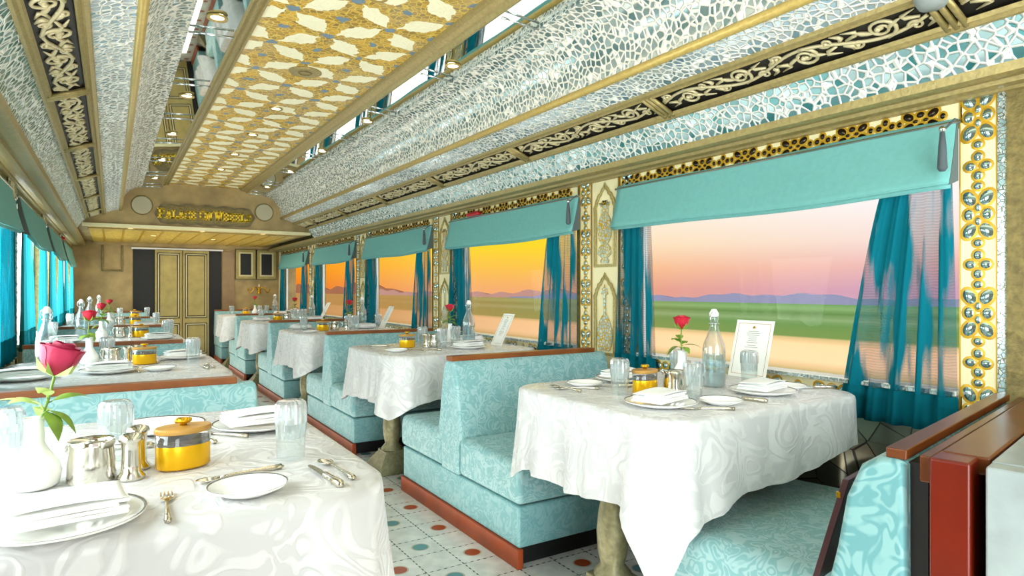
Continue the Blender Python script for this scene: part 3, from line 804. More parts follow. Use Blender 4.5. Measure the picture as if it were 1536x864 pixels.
# ------------------------------------------------------------------ benches
def bench_profile(full=True):
    # (y,z) backrest outline about its centre plane
    return [(-.095, .268), (-.097, .42), (-.135, .462), (-.115, .55), (-.085, .72), (-.062, .80), (-.045, .826), (-.028, .834), (.028, .834), (.045, .826), (.062, .80), (.085, .72), (.115, .55), (.135, .462), (.097, .42), (.095, .268)]
def bench(x0, x1, single=0, aisle=-1):
    """back-to-back bench: origin at floor under the backrest centre; x0..x1 local"""
    r = thing('double_bench' if not single else 'bench')
    ya, yb = -.655, .655
    if single > 0: ya = -.14
    if single < 0: yb = .14
    MB().box(x0+.012, x1-.012, ya+.012, yb-.012, .085, .265).build('base', 'fabric_side', r, bevel=.01)
    for s, nm in ((-1, 'seat_cushion'), (1, 'seat_cushion')):
        if single and s == -single: continue
        lo, hi = (ya, -.10) if s < 0 else (.10, yb)
        mb = MB(); n = 10
        pr = [(lo, .27), (hi, .27), (hi, .46), (lo+.02, .455), (lo, .40)] if s < 0 else [(lo, .27), (hi, .27), (hi, .40), (hi-.02, .455), (lo, .46)]
        mb.prism(pr, lambda a, b, d: (d, a, b), x0, x1)
        mb.build(nm, 'fabric', r, bevel=.03, bseg=4)
    mb = MB(); mb.prism(bench_profile(), lambda a, b, d: (d, a, b), x0-.002, x1)
    mb.build('backrest', 'fabric', r, bevel=.012, bseg=3)
    MB().box(x0-.004, x1-.07, -.032, .032, .832, .858).build('top_rail', 'wood', r, bevel=.004)
    xa, xb = (x0, x0+.03) if aisle < 0 else (x1-.03, x1)
    MB().box(xa, xb, ya+.004, yb-.004, 0, .084).build('plinth', 'plinth', r, bevel=.003)
    MB().box(x0+.03, x1-.03, ya+.05, yb-.05, 0, .084).build('toe_kick', 'black', r)
    return r
RB = ['between the pink-sky and yellow-sky windows', 'between the yellow-sky window and the middle sunset window', 'before the fourth sunset-side window', 'before the last sunset window', ]
RY = [2.96+PIT*k for k in range(4)]
for k, y in enumerate(RY):
    o = put('rb', lambda: bench(AX, XR-.075), (0, y, 0), 0, 'turquoise damask back-to-back bench '+RB[k], 'bench', 'sunset side benches')
o = bench(AX, XR-.075, single=-1); o.location = (0, YE-.20, 0); tag(o, 'turquoise bench against the end wall below the wall cabinets', 'bench', 'sunset side benches')
LBN = ['behind the front table, with the full orange-brown top rail', 'behind the second bright-side table', 'behind the third bright-side table', 'behind the fourth bright-side table']
for k in range(4):
    o = put('lb', lambda: bench(XL+.06, LX, aisle=1), (0, 2.72+PIT*k, 0), 0, 'turquoise back-to-back bench '+LBN[k], 'bench', 'bright side benches')
o = bench(XL+.06, LX, single=-1, aisle=1); o.location = (0, YE-.2, 0); tag(o, 'turquoise bench against the end wall beside the doorway', 'bench', 'bright side benches')

# nearest bench on the sunset side: seat, leaning backrest set askew, wooden partition and counter behind it
SK = R(10.9)
def skew(o, dx=0, dy=0):
    o.rotation_euler = (0, 0, SK); o.location = (dx, dy, 0); return o
nb = thing('bench', (AX, .74, 0))
XE = XR-.05-AX
skew(MB().box(.012, XE-.19, .13, .72, .085, .265).build('base', 'fabric_side', nb, bevel=.01), .16, 0)
skew(MB().prism([(.12, .27), (.765, .27), (.765, .41), (.74, .45), (.12, .458)], lambda a, b, d: (d, a, b), -.01, XE-.18).build('seat_cushion', 'fabric', nb, bevel=.05, bseg=5), .16, 0)
skew(MB().box(.0, .03, .13, .71, 0, .084).build('plinth', 'plinth', nb), .16, 0)
bk = MB().prism([(.10, .30), (.165, .42), (.12, .62), (.10, .74), (.07, .815), (.03, .84), (-.01, .842), (-.02, .83), (-.022, .30)], lambda a, b, d: (d, a, b), 0, 1.06)
skew(bk.build('backrest', 'fabric_near', nb, bevel=.022, bseg=4), -.065, -.02)
skew(MB().box(-.002, 1.06, -.024, .016, .84, .862).build('top_rail', 'wood_dark', nb, bevel=.003), -.055, -.012)
skew(MB().box(-.002, 1.06, -.066, -.045, .80, .855).build('back_rail', 'wood_dark', nb, bevel=.003), -.05, -.012)
skew(MB().box(.02, 1.05, -.06, -.025, .0, .835).build('back_board', 'gap_shade', nb), -.06, -.012)
tag(nb, 'turquoise damask bench with a leaning backrest in front of the red wooden partition', 'bench')

pt = thing('wooden_divider', (AX-.045, .655, 0), SK)
MB().box(-.02, .075, -.066, .004, 0, .86).build('post', 'red_wood', pt, bevel=.006)
MB().box(.05, 1.06, -.085, .0, .825, .862).build('cap_rail', 'wood_dark', pt, bevel=.005)
MB().box(.07, 1.05, -.06, -.02, .0, .83).build('board', 'red_wood', pt)
tag(pt, 'polished red-brown wooden partition with a thick end post behind the front bench', 'partition')
ct = thing('marble_counter', (AX-.03, .566, 0), SK)
MB().box(-.02, .03, -.068, 0, 0, .86).build('end_slab', 'marble', ct, bevel=.005)
MB().box(.03, 1.06, -.075, 0, .825, .862).build('top_slab', 'marble', ct, bevel=.005)
MB().box(.045, 1.06, -.070, -.02, .0, .82).build('back_panel', 'gold_wall', ct)
tag(ct, 'white veined marble end slab and ledge behind the red partition', 'counter')
gp = thing('dark_board', (AX-.005, .478, 0), SK)
MB().box(-.02, 1.0, -.05, .005, 0, .83).build('panel_board', 'grey_panel', gp, bevel=.006)
MB().box(-.03, -.02, -.05, .005, 0, .83).build('edge_strip', 'gap_shade', gp)  # dark strip for the shaded gap beside the marble
tag(gp, 'dark grey panel edge beyond the marble slab', 'panel')
fo = thing('folder', (1.50, .965, .468), SK)
pr = [(-.008, 0), (.008, 0), (-.066, .27), (-.082, .27)]
MB().prism(pr, lambda a, b, d: (d, a, b), 0, .22).build('cover', 'burgundy', fo, bevel=.002)
MB().box(-.002, .004, -.062, -.052, .222, .236).build('clasp', 'gold_bright', fo)
tag(fo, 'dark burgundy menu folder leaning on the front bench backrest', 'folder')

# ------------------------------------------------------------------ tables and cloths
TR = ['the table under the pink-sky window', 'the table under the yellow-sky window', 'the third sunset-side table', 'the fourth sunset-side table', 'the end table on the sunset side']
TL = ['the front table with the big rose', 'the second bright-side table', 'the third bright-side table', 'the fourth bright-side table', 'the end table on the bright side']
def table(sx):
    """sx = +1: aisle edge towards -x (sunset side); origin: floor under table centre"""
    r = thing('dining_table')
    rc = .15; hx, hy = .46, (.42 if sx > 0 else .50)
    out = [(sx_*(hx-rc)+rc*cos(a0+pi/2*i/8), sy_*(hy-rc)+rc*sin(a0+pi/2*i/8)) for sx_, sy_, a0 in ((1, 1, 0), (-1, 1, pi/2), (-1, -1, pi), (1, -1, 3*pi/2)) for i in range(9)]
    MB().prism(out, lambda a, b, d: (a, b, d), TZ-.04, TZ-.009).build('tabletop', 'wood', r)
    prof = [(.07, .13), (.07, .15), (.045, .18), (.056, .23), (.060, .30), (.053, .37), (.040, .44), (.036, .48), (.045, .495), (.048, .51), (.042, .525), (.036, .54), (.037, .70), (.055, TZ-.045)]
    lx = -.36*sx
    MB().lathe(prof, 24, (lx, 0, 0)).build('pedestal', 'ped', r, smooth=True)
    mb = MB(); q = [(.13, 0), (.13, .045), (.072, .125), (.072, .14)]
    vs = []; fs = []
    for w, z in q: vs += [(lx-w, -w, z), (lx+w, -w, z), (lx+w, w, z), (lx-w, w, z)]
    for i in range(3): fs += [(4*i+k, 4*i+(k+1) % 4, 4*i+4+(k+1) % 4, 4*i+4+k) for k in range(4)]
    mb.add(vs, fs+[(3, 2, 1, 0), (12, 13, 14, 15)]).build('pedestal_base', 'ped', r, bevel=.006)
    MB().box(.42*sx-.03, .42*sx+.03, -.2, .2, .0, TZ-.041).build('wall_support', 'gap_shade', r)  # its black colour carries the shade under the table
    return r
def cloth(sx, seed, hemfn):
    rnd = random.Random(seed)
    hx, hy, rc = (.545, .465, .145) if sx > 0 else (.497, .55, .17)
    path = []
    def corner(cx, cy, a0, n=14):
        for i in range(n+1):
            a = a0+pi/2*i/n; path.append((cx+rc*cos(a), cy+rc*sin(a), cos(a), sin(a)))
    def edge(p, q, n):
        for i in range(1, n):
            f = i/n; path.append((p[0]+(q[0]-p[0])*f, p[1]+(q[1]-p[1])*f, p[2], p[3]))
    corner(hx-rc, hy-rc, 0); edge(path[-1], (-hx+rc, hy, 0, 1), 26)
    corner(-hx+rc, hy-rc, pi/2); edge(path[-1], (-hx, -hy+rc, -1, 0), 22)
    corner(-hx+rc, -hy+rc, pi); edge(path[-1], (hx-rc, -hy, 0, -1), 26)
    corner(hx-rc, -hy+rc, 3*pi/2); edge(path[-1], (hx, hy-rc, 1, 0), 22)
    n = len(path); per = [0]
    for i in range(1, n): per.append(per[-1]+math.hypot(path[i][0]-path[i-1][0], path[i][1]-path[i-1][1]))
    tot = per[-1]
    ph = [rnd.uniform(0, 6) for _ in range(4)]
    rings = []
    levels = [0, .02, .06, .14, .26, .4, .55, .7, .85, 1.]
    mb = MB(); z0 = TZ
    rings.append([(p[0]-.03*p[2], p[1]-.03*p[3], z0) for p in path])
    rings.append([(p[0]-.014*p[2], p[1]-.014*p[3], z0-.003) for p in path])
    rings.append([(p[0]-.003*p[2], p[1]-.003*p[3], z0-.010) for p in path])
    for lv in levels:
        rg = []
        for i, p in enumerate(path):
            s = per[i]/tot*2*pi
            hem, flare, amp = hemfn(p[0]*sx, p[1], p[2]*sx, p[3])
            wv = sin(13*s+ph[0])+.7*sin(23*s+ph[1])+.5*sin(37*s+ph[2])
            d = flare*lv**1.2+amp*wv*lv**.9*.5
            z = z0-.024-hem*lv+.01*sin(7*s+ph[3])*lv
            rg.append((p[0]+p[2]*d, p[1]+p[3]*d, z))
        rings.append(rg)
    vs = [q for rg in rings for q in rg]; fs = []
    for j in range(len(rings)-1):
        for i in range(n): fs.append((j*n+i, j*n+(i+1) % n, (j+1)*n+(i+1) % n, (j+1)*n+i))
    mb.add(vs, fs+[tuple(range(n))[::-1]])
    o = mb.build('tablecloth', 'cloth', smooth=True)
    return o
def hem_right(x, y, nx, ny):
    # x<0 is the aisle end (already mirrored by sx)
    aisle = max(0., min(1., (-x-.25)/.28)); cornerness = min(1., abs(x)/.52)*min(1., abs(y)/.45)
    c = max(0., (cornerness-.62)/.38); lng = max(0., min(1., (.535-x)/1.07))
    side_hem = .16+.13*lng
    if y > 0: side_hem = min(side_hem, .2)
    hem = side_hem*(1-aisle)+.29*aisle+(.10*c*aisle**3 if x < 0 else 0)
    flare = .008+.012*aisle+.04*c*aisle
    amp = .008+.008*lng+.014*aisle
    if nx > .5: hem = .05; flare = 0; amp = 0
    return hem, flare, amp
def hem_front(x, y, nx, ny):
    h, f, a = hem_right(x, y, nx, ny)
    cc = max(0., (min(1., abs(x)/.52)*min(1., abs(y)/.45)-.7)/.3)
    return h+(.22*cc*max(0., min(1., (-x-.46)/.06)) if y < 0 else 0), f, a
def hem_left(x, y, nx, ny):
    h, f, a = hem_right(x, y, nx, ny)
    return min(h, .27), f*.6, a
RC = [(1.975, 1.83+PIT*k) for k in range(5)]
LC = [(.0, 1.78), (.0, 3.86), (.0, 6.05), (.0, 8.27), (.0, 10.48)]
for k, (x, y) in enumerate(RC):
    put('tr', lambda: table(1), (x-.03, y, 0), 0, 'pedestal dining table under the cloth, ' + TR[k][4:].replace('table ', ''), 'table', 'sunset side tables')
    cl_ = cloth(1, 5+k, hem_front if k == 0 else hem_right); cl_.location = (x-.03, y, 0)
    tag(cl_, 'white damask tablecloth draped over '+TR[k], 'tablecloth', 'white tablecloths')
for k, (x, y) in enumerate(LC):
    put('tl', lambda: table(-1), (x+.018, y, 0), 0, 'pedestal dining table under the cloth, ' + TL[k][4:].replace('table ', ''), 'table', 'bright side tables')
    cl_ = cloth(-1, 25+k, hem_right if k == 0 else hem_left); cl_.location = (x+.018, y, 0)
    tag(cl_, 'white damask tablecloth draped over '+TL[k], 'tablecloth', 'white tablecloths')

# ------------------------------------------------------------------ tableware
def mk_plate(r, nm='dinner_plate'):
    def f():
        o = thing(nm)
        MB().lathe([(0, .004), (r*.55, .004), (r*.62, .007), (r*.97, .017), (r, .019), (r*.985, .015), (r*.62, .002), (r*.56, 0), (0, 0)], 48).build('dish', 'porcelain', o, smooth=True)
        MB().lathe([(r*.955, .0172), (r*.97, .0184), (r*.985, .0191), (r*.97, .0189), (r*.955, .0176)], 48).build('silver_band', 'plate_rim', o, smooth=True)
        return o
    return f
def mk_tumbler():
    o = thing('tumbler')
    prof = [(.031, 0), (.0335, .06), (.036, .085), (.0362, .118), (.034, .130), (.028, .137), (.015, .139), (0, .139)]
    inn = [(.029, 0), (.031, .06), (.033, .1), (.03, .118), (0, .12)]
    MB().lathe([prof[0], prof[1], prof[2]], 40).build('clear_rim', 'glass', o, smooth=True, fix=False)
    MB().lathe(prof[2:], 40, flute=.045, nfl=13).build('cut_body', 'cut_glass', o, fix=False)
    MB().lathe([(.031, .05), (.0335, .1), (.028, .122), (0, .124)], 40, flute=.06, nfl=20).build('inner_facets', 'cut_glass', o, fix=False)
    return o
def mk_bottle():
    o = thing('water_bottle')
    prof = [(0, .002), (.040, .002), (.046, .008), (.046, .15), (.042, .175), (.026, .215), (.017, .245), (.0155, .272), (.019, .274), (.019, .285), (.013, .287)]
    MB().lathe(prof, 36).build('bottle_body', 'bottle_glass', o, smooth=True, fix=False)
    MB().lathe([(0, .006), (.040, .006), (.0425, .012), (.0425, .132), (0, .1325)], 32).build('water', 'water', o, smooth='auto', fix=False)
    MB().lathe([(.010, .286), (.018, .288), (.019, .300), (.013, .312), (.009, .318), (0, .319)], 20).build('stopper', 'porcelain', o, smooth=True)
    mb = MB()
    for s in (-1, 1):
        mb.tube([(s*.020, 0, .255), (s*.026, .006, .275), (s*.024, .004, .298), (s*.010, 0, .309)], .0018, 6)
    mb.tube([(.020*cos(a), .020*sin(a), .258) for a in [2*pi*i/20 for i in range(20)]], .0018, 6, closed=True)
    mb.build('wire_clip', 'chrome', o, smooth=True)
    return o
def mk_jar():
    o = thing('sugar_jar'); sx, sy = 1., .72
    MB().lathe([(0, .002), (.052, .002), (.057, .006), (.057, .052), (.0565, .054)], 40, sx=sx, sy=sy).build('gold_sleeve', 'gold_foil', o, smooth=True)
    MB().lathe([(.0545, .054), (.0545, .066), (0, .066)], 40, sx=sx, sy=sy).build('contents', 'tea', o, smooth='auto')
    MB().lathe([(.0575, .054), (.0575, .078), (.055, .080)], 40, sx=sx, sy=sy).build('glass_rim', 'glass', o, smooth=True, fix=False)
    MB().lathe([(0, .080), (.058, .080), (.060, .083), (.060, .089), (.057, .092), (0, .094)], 40, sx=sx, sy=sy).build('lid', 'jar_wood', o, smooth='auto')
    mb = MB(); mb.lathe([(0, .093), (.008, .093), (.007, .098), (.014, .101), (.016, .106), (.009, .111), (0, .112)], 14)
    for k in range(6): mb.sphere((.013*cos(k*pi/3), .010*sin(k*pi/3), .105), .006, 8, 5)
    mb.build('knob', 'gold_bright', o, smooth=True)
    return o
def mk_creamer():
    o = thing('milk_jug')
    MB().lathe([(0, .001), (.042, .001), (.045, .006), (.043, .04), (.040, .075), (.043, .086), (.0415, .087), (.038, .075), (.040, .04), (.040, .012), (0, .01)], 36).build('jug_body', 'silver', o, smooth=True)
    mb = MB(); mb.tube([(.044, 0, .074), (.068, 0, .078), (.078, 0, .058), (.068, 0, .034), (.047, 0, .02)], [.005, .0045, .0045, .0045, .005], 8)
    mb.build('handle', 'silver', o, smooth=True)
    MB().prism([(-.045, .070), (-.058, .088), (-.044, .088)], lambda a, b, d: (a, d, b), -.014, .014).build('spout', 'silver', o, bevel=.004)
    return o
def mk_shaker():
    o = thing('salt_shaker')
    MB().lathe([(0, 0), (.026, 0), (.027, .006), (.019, .016), (.018, .03), (.017, .06), (.019, .078), (.0235, .082), (.0235, .086)], 28).build('shaker_body', 'silver', o, smooth=True)
    MB().lathe([(.0235, .086), (.021, .092), (.012, .096), (0, .097)], 28).build('cap', 'silver', o, smooth=True)
    return o
def mk_vase():
    o = thing('bud_vase')
    MB().lathe([(0, .001), (.036, .001), (.042, .006), (.047, .03), (.041, .050), (.026, .072), (.0175, .09), (.0165, .13), (.0185, .141), (.016, .141), (.0145, .13), (.015, .09), (0, .08)], 36).build('vase_body', 'porcelain', o, smooth=True)
    return o
def petal(mb, a, r0, r1, h0, h1, w, tip):
    """cupped petal; tip > 0 rolls the rim outwards, < 0 closes it"""
    def f(u, v):
        s = sin(pi*u); t = a+(u-.5)*w*(.62+.38*sin(pi*min(1, v*.62+.1)))
        r = r0+(r1-r0)*sin(pi*.5*min(1, v*1.5))+tip*max(0, v-.55)**1.5*3.2
        z = h0+(h1-h0)*v*(.93+.07*s)-abs(tip)*.9*max(0, v-.8)
        return (r*cos(t), r*sin(t), z)
    mb.grid(f, 10, 9)
def mk_rose(pm, lm, H=.15, S=1., long_=1.):
    def f():
        o = thing('rose'); hz = H-.045
        stem = [(0, 0, -.04), (.003, .001, .0), (.005, .002, hz*.5), (.002, 0, hz-.01), (0, 0, hz+.006)]
        MB().tube(stem, .0027, 8).build('stem', 'stem', o, smooth=True)
        hd = MB()
        for k in range(3): petal(hd, k*2.1, .003*S, .009*S, hz+.004, hz+.054*S, 2.9, -.002)
        for k in range(4): petal(hd, .5+k*1.57, .004*S, .017*S, hz+.002, hz+.056*S, 2.4, .0)
        for k in range(4): petal(hd, .1+k*1.57, .005*S, .024*S, hz, hz+.052*S, 2.2, .003)
        for k in range(5): petal(hd, .2+k*1.257, .006*S, .030*S, hz-.001, hz+.049*S, 2.3, .006)
        hd.build('bloom', pm, o, smooth=True, fix=False)
        mb = MB()
        for k in range(5):
            a = k*1.257+.3
            mb.add([(.006*cos(a-.6), .006*sin(a-.6), hz-.004), (.006*cos(a+.6), .006*sin(a+.6), hz-.004), (.027*S*cos(a), .027*S*sin(a), hz+.004), (.033*S*cos(a), .033*S*sin(a), hz+.026)], [(0, 1, 2), (0, 2, 3), (2, 1, 3)])
        mb.build('sepals', lm, o)
        for (z, a, L, dr, mt) in ((.028, 2.6, .085, -.02, lm), (.03, 3.7, .06, .0, lm), (.022, -.6, .055, -.035, 'leaf'), (.04, .35, .065, .012, 'leaf'), (.05, -2.0, .05, .01, lm), (.018, 1.5, .05, -.025, lm), (.02, -1.2, .06, -.045, 'leaf')):
            lf = MB(); ca, sa = cos(a), sin(a); L *= long_
            def g(u, v):
                w = .020*sin(pi*min(1, v*1.02))**.8*(1-.35*v); x = .010+L*v; y = (u-.5)*2*w; zz = z+.008+dr*v+.014*sin(pi*v)-.35*abs(u-.5)*w
                return (x*ca-y*sa+.003, x*sa+y*ca, zz)
            lf.grid(g, 4, 8); lf.tube([(.003, .001, z), (.010*ca+.003, .010*sa, z+.008)], .0014, 5)
            lf.build('leaf', mt, o, smooth=True, fix=False)
        return o
    return f
def mk_napkin():
    o = thing('napkin')
    mb = MB(); rr = random.Random(3)
    for i in range(4):
        z0 = .0062*i; ox = .004*i*(1 if i % 2 else -1); w = .088-.003*i; d = .058-.003*i
        prof = []
        n = 8
        for k in range(n+1):
            a = pi/2+pi*k/n; prof.append((-w+.0034*cos(a)+ox, z0+.0036+.0034*sin(a)))
        prof += [(w*.3+ox, z0+.001+.002*i*.3), (w+ox, z0+.0005), (w+ox+.002, z0+.004), (w+ox, z0+.0068)]
        mb.prism(prof, lambda a, b, dd: (a, dd, b+(.002*sin(30*dd) if i == 3 else 0)), -d, d)
    mb.build('folded_cloth', 'napkin', o, bevel=.0012, bseg=2, smooth=True)
    MB().grid(lambda u, v: (-.088+.176*u, -.054+.108*v, 0.0268+.003*sin(pi*u)+.002*sin(5*v+3*u)), 12, 8).build('top_fold', 'napkin', o, smooth=True, solid=.002)
    return o
def mk_fork():
    o = thing('fork')
    mb = MB()
    mb.tube([(0, -.085, .004), (0, -.06, .005), (0, -.02, .005), (0, .02, .004), (0, .035, .004)], [.006, .0055, .0035, .003, .0045], 8)
    for k in range(3): mb.sphere((0, -.08+.012*k, .005), .007-.001*k, 8, 5, (1, 1, .5))
    mb.build('handle', 'cutlery_silver', o, smooth=True)
    mb = MB()
    mb.prism([(-.004, .032), (.004, .032), (.0115, .048), (.0115, .058), (-.0115, .058), (-.0115, .048)], lambda a, b, d: (a, b, d), .0028, .0048)
    for i in range(4):
        x = -.0098+i*.00653
        mb.tube([(x, .056, .0038), (x, .075, .0048), (x*.95, .094, .004)], [.0021, .0018, .0009], 6)
    mb.build('tines', 'cutlery_silver', o)
    return o
def mk_knife():
    o = thing('table_knife')
    mb = MB(); mb.tube([(0, -.095, .006), (0, -.085, .006), (0, -.05, .006), (0, -.01, .006), (0, .0, .005)], [.005, .0095, .0075, .0075, .005], 10)
    for k in range(4): mb.sphere((0, -.085+.02*k, .006), .009, 8, 5, (1, 1, .6))
    mb.build('handle', 'cutlery_silver', o, smooth=True)
    MB().prism([(-.006, 0), (.007, 0), (.0095, .04), (.009, .075), (.004, .095), (-.004, .085), (-.006, .04)], lambda a, b, d: (a, b, d), .004, .0055).build('blade', 'silver', o)
    return o
def mk_spoon():
    o = thing('spoon')
    mb = MB(); mb.tube([(0, -.09, .005), (0, -.07, .005), (0, -.03, .007), (0, .02, .008), (0, .04, .005)], [.0065, .006, .0035, .0025, .003], 8)
    mb.sphere((0, -.085, .005), .009, 8, 5, (1, 1.4, .45)); mb.build('handle', 'cutlery_silver', o, smooth=True)
    def f(u, v):
        a = 2*pi*u; r = v; return (.0165*r*cos(a), .062+.026*r*sin(a), .001+.006*r*r)
    MB().grid(f, 20, 6, cu=True).build('bowl', 'silver', o, smooth=True, solid=.0012, fix=False)
    return o
def mk_menu(w=.20, h=.265, lean=.07):
    def f():
        o = thing('menu_card'); a = math.atan2(lean, h)
        fn = lambda p, q, d: (q*sin(a)-d, p, q*cos(a))
        MB().prism([(-w/2, 0), (w/2, 0), (w/2, h), (-w/2, h)], fn, -.0012, .0012).build('card', 'paper', o)
        mb = MB(); e = .014; t = .002
        for (p0, p1, q0, q1) in ((-w/2+e, w/2-e, e, e+t), (-w/2+e, w/2-e, h-e-t, h-e), (-w/2+e, -w/2+e+t, e, h-e), (w/2-e-t, w/2-e, e, h-e)):
            mb.prism([(p0, q0), (p1, q0), (p1, q1), (p0, q1)], fn, .0012, .0016)
        mb.build('border', 'jar_wood', o)
        mb = MB(); rr = random.Random(7); q = h*.80
        while q > h*.3:
            L = w*rr.uniform(.10, .22); mb.prism([(-L, q), (L, q), (L, q+.0022), (-L, q+.0022)], fn, .0012, .0016); q -= .0085 if rr.random() < .7 else .014
        mb.build('printed_lines', 'print_grey', o)
        MB().prism([(-.008, h*.86), (.008, h*.86), (.004, h*.9), (-.004, h*.9)], fn, .0012, .0017).build('crest', 'gold_bright', o)
        return o
    return f
Z = TZ+.001
M = dict(tumbler=(mk_tumbler, 'glass', 'upturned tumblers'), bottle=(mk_bottle, 'bottle', 'swing-top water bottles'), jar=(mk_jar, 'jar', 'gold sugar jars'), jug=(mk_creamer, 'jug', 'silver milk jugs'),
         shaker=(mk_shaker, 'shaker', 'silver shakers'), vase=(mk_vase, 'vase', 'white bud vases'), rose=(mk_rose('rose_red', 'leaf'), 'rose', 'red roses'), bigrose=(mk_rose('rose_pink', 'leaf_light', .147, 1.18, 1.15), 'rose', None),
         plate=(mk_plate(.125), 'plate', 'dinner plates'), side=(mk_plate(.075, 'side_plate'), 'plate', 'side plates'), napkin=(mk_napkin, 'napkin', 'folded napkins'),
         fork=(mk_fork, 'fork', 'forks'), knife=(mk_knife, 'knife', 'table knives'), spoon=(mk_spoon, 'spoon', 'spoons'), menu=(mk_menu(), 'menu', 'menu cards'), slim=(mk_menu(.15, .25, .13), 'menu', 'menu cards'))
D = dict(tumbler='upturned cut-glass tumbler', bottle='clear swing-top water bottle', jar='oval gold sugar jar with wooden lid', jug='silver milk jug with handle', shaker='slim silver shaker', vase='white porcelain bud vase', rose='red rose',
         bigrose='large pink-red rose', plate='white dinner plate', side='small white side plate', napkin='folded white napkin', fork='ornate silver fork', knife='ornate silver knife', spoon='ornate silver spoon', menu='upright white menu card', slim='slim white menu card')
def lay(kind, x, y, rz, where, z=Z, extra=''):
    mk, cat, grp = M[kind]
    return put(kind, mk, (x, y, z), rz, D[kind]+' '+where, cat, grp)
def cover(x, y, rz, where, nap=True):
    lay('plate', x, y, 0, where)
    if nap: put('napkin', mk_napkin, (x, y, Z+.0195), rz, 'folded white napkin '+where, 'napkin', 'folded napkins')

# --- front bright-side table
T = TL[0]
cover(-.07, 1.315, .12, 'at the camera edge of '+T)
cover(.36, 1.96, .1, 'at the aisle far corner of '+T)
lay('plate', .11, 2.07, 0, 'beside the gold jar on '+T)
lay('side', .227, 1.342, 0, 'by the aisle on '+T)
lay('side', -.33, 1.95, 0, 'by the bright curtains on '+T)
lay('tumbler', .36, 1.565, 0, 'near the aisle on '+T)
lay('tumbler', .008, 1.775, 0, 'behind the milk jug on '+T)
lay('tumbler', -.20, 1.80, 0, 'behind the bud vase on '+T)
lay('jar', .137, 1.615, .25, 'on '+T)
lay('jug', -.035, 1.595, 2.2, 'on '+T)
lay('shaker', .035, 1.572, 0, 'beside the milk jug on '+T)
lay('shaker', .050, 1.655, 0, 'behind the other shaker on '+T)
lay('vase', -.132, 1.605, 0, 'on '+T)
lay('bigrose', -.127, 1.606, .2, 'in the vase on '+T, z=Z+.128).rotation_euler = (.05, .27, .2)
lay('fork', .086, 1.325, -.05, 'beside the napkin plate on '+T)
lay('spoon', .232, 1.468, 1.75, 'behind the side plate on '+T)
lay('knife', .383, 1.37, .10, 'at the aisle corner of '+T)
lay('spoon', .420, 1.405, .10, 'beside the knife on '+T)
lay('fork', .255, 1.905, .7, 'by the far corner plate on '+T)
lay('spoon', .20, 1.90, .3, 'behind the jar on '+T)
lay('knife', .0, 1.88, 1.3, 'behind the tumbler on '+T)
# --- table under the pink-sky window
T = TR[0]
lay('side', 1.66, 2.09, 0, 'at the aisle far corner of '+T)
cover(1.90, 2.12, .1, 'on the far side of '+T)
lay('spoon', 1.535, 2.06, .1, 'at the aisle end of '+T)
lay('spoon', 1.57, 2.03, 1.1, 'crossed near the aisle on '+T)
lay('knife', 1.76, 2.0, .8, 'beside the far side plate on '+T)
lay('tumbler', 1.636, 1.848, 0, 'beside the jar on '+T)
lay('tumbler', 1.806, 1.64, 0, 'before the milk jug on '+T)
lay('tumbler', 2.13, 2.02, 0, 'behind the rose on '+T)
lay('tumbler', 2.314, 1.79, 0, 'before the menu card on '+T)
lay('jar', 1.737, 1.818, .15, 'on '+T)
lay('jug', 1.840, 1.765, -.5, 'on '+T)
lay('shaker', 1.79, 1.71, 0, 'beside the milk jug on '+T)
lay('vase', 2.05, 1.925, 0, 'on '+T)
lay('rose', 2.05, 1.925, 3.0, 'in the vase on '+T, z=Z+.128)
lay('bottle', 2.105, 1.80, .4, 'on '+T)
lay('menu', 2.435, 1.90, 0, 'leaning at '+WNAME[0]+' on '+T)
cover(1.60, 1.60, .25, 'at the aisle near corner of '+T)
lay('side', 1.80, 1.51, 0, 'on the near side of '+T)
lay('knife', 1.935, 1.53, .25, 'beside the near side plate on '+T)
lay('spoon', 1.715, 1.72, 2.3, 'before the jug on '+T)
lay('fork', 1.68, 1.46, .9, 'near the front hem of '+T)
cover(2.12, 1.58, .2, 'at the window near corner of '+T)
lay('side', 2.30, 1.60, 0, 'by the window on '+T)
lay('knife', 2.40, 1.55, 1.0, 'at the window end of '+T)
# --- table under the yellow-sky window
T = TR[1]
lay('jar', 1.715, 4.10, .1, 'on '+T)
lay('side', 1.55, 3.88, 0, 'at the aisle corner of '+T)
lay('tumbler', 1.845, 4.14, 0, 'next to the jar on '+T)
lay('tumbler', 1.90, 3.94, 0, 'before the milk jug on '+T)
lay('tumbler', 2.09, 4.11, 0, 'next to the bottle on '+T)
lay('jug', 1.90, 4.06, -.5, 'on '+T)
lay('shaker', 1.83, 4.04, 0, 'by the jug on '+T)
lay('bottle', 2.24, 4.19, .4, 'on '+T)
lay('vase', 2.17, 4.36, 0, 'on '+T)
lay('rose', 2.17, 4.36, 1.0, 'in the vase on '+T, z=Z+.128)
lay('slim', 2.33, 3.95, 0, 'leaning by the window on '+T)
lay('spoon', 1.68, 3.88, .4, 'beside the side plate on '+T)
lay('fork', 1.77, 3.86, .8, 'near the front of '+T)
lay('spoon', 1.56, 4.28, 1.4, 'at the aisle end of '+T)
cover(2.05, 3.84, .1, 'on the near side of '+T)
cover(2.32, 4.33, .1, 'in the far window corner of '+T)
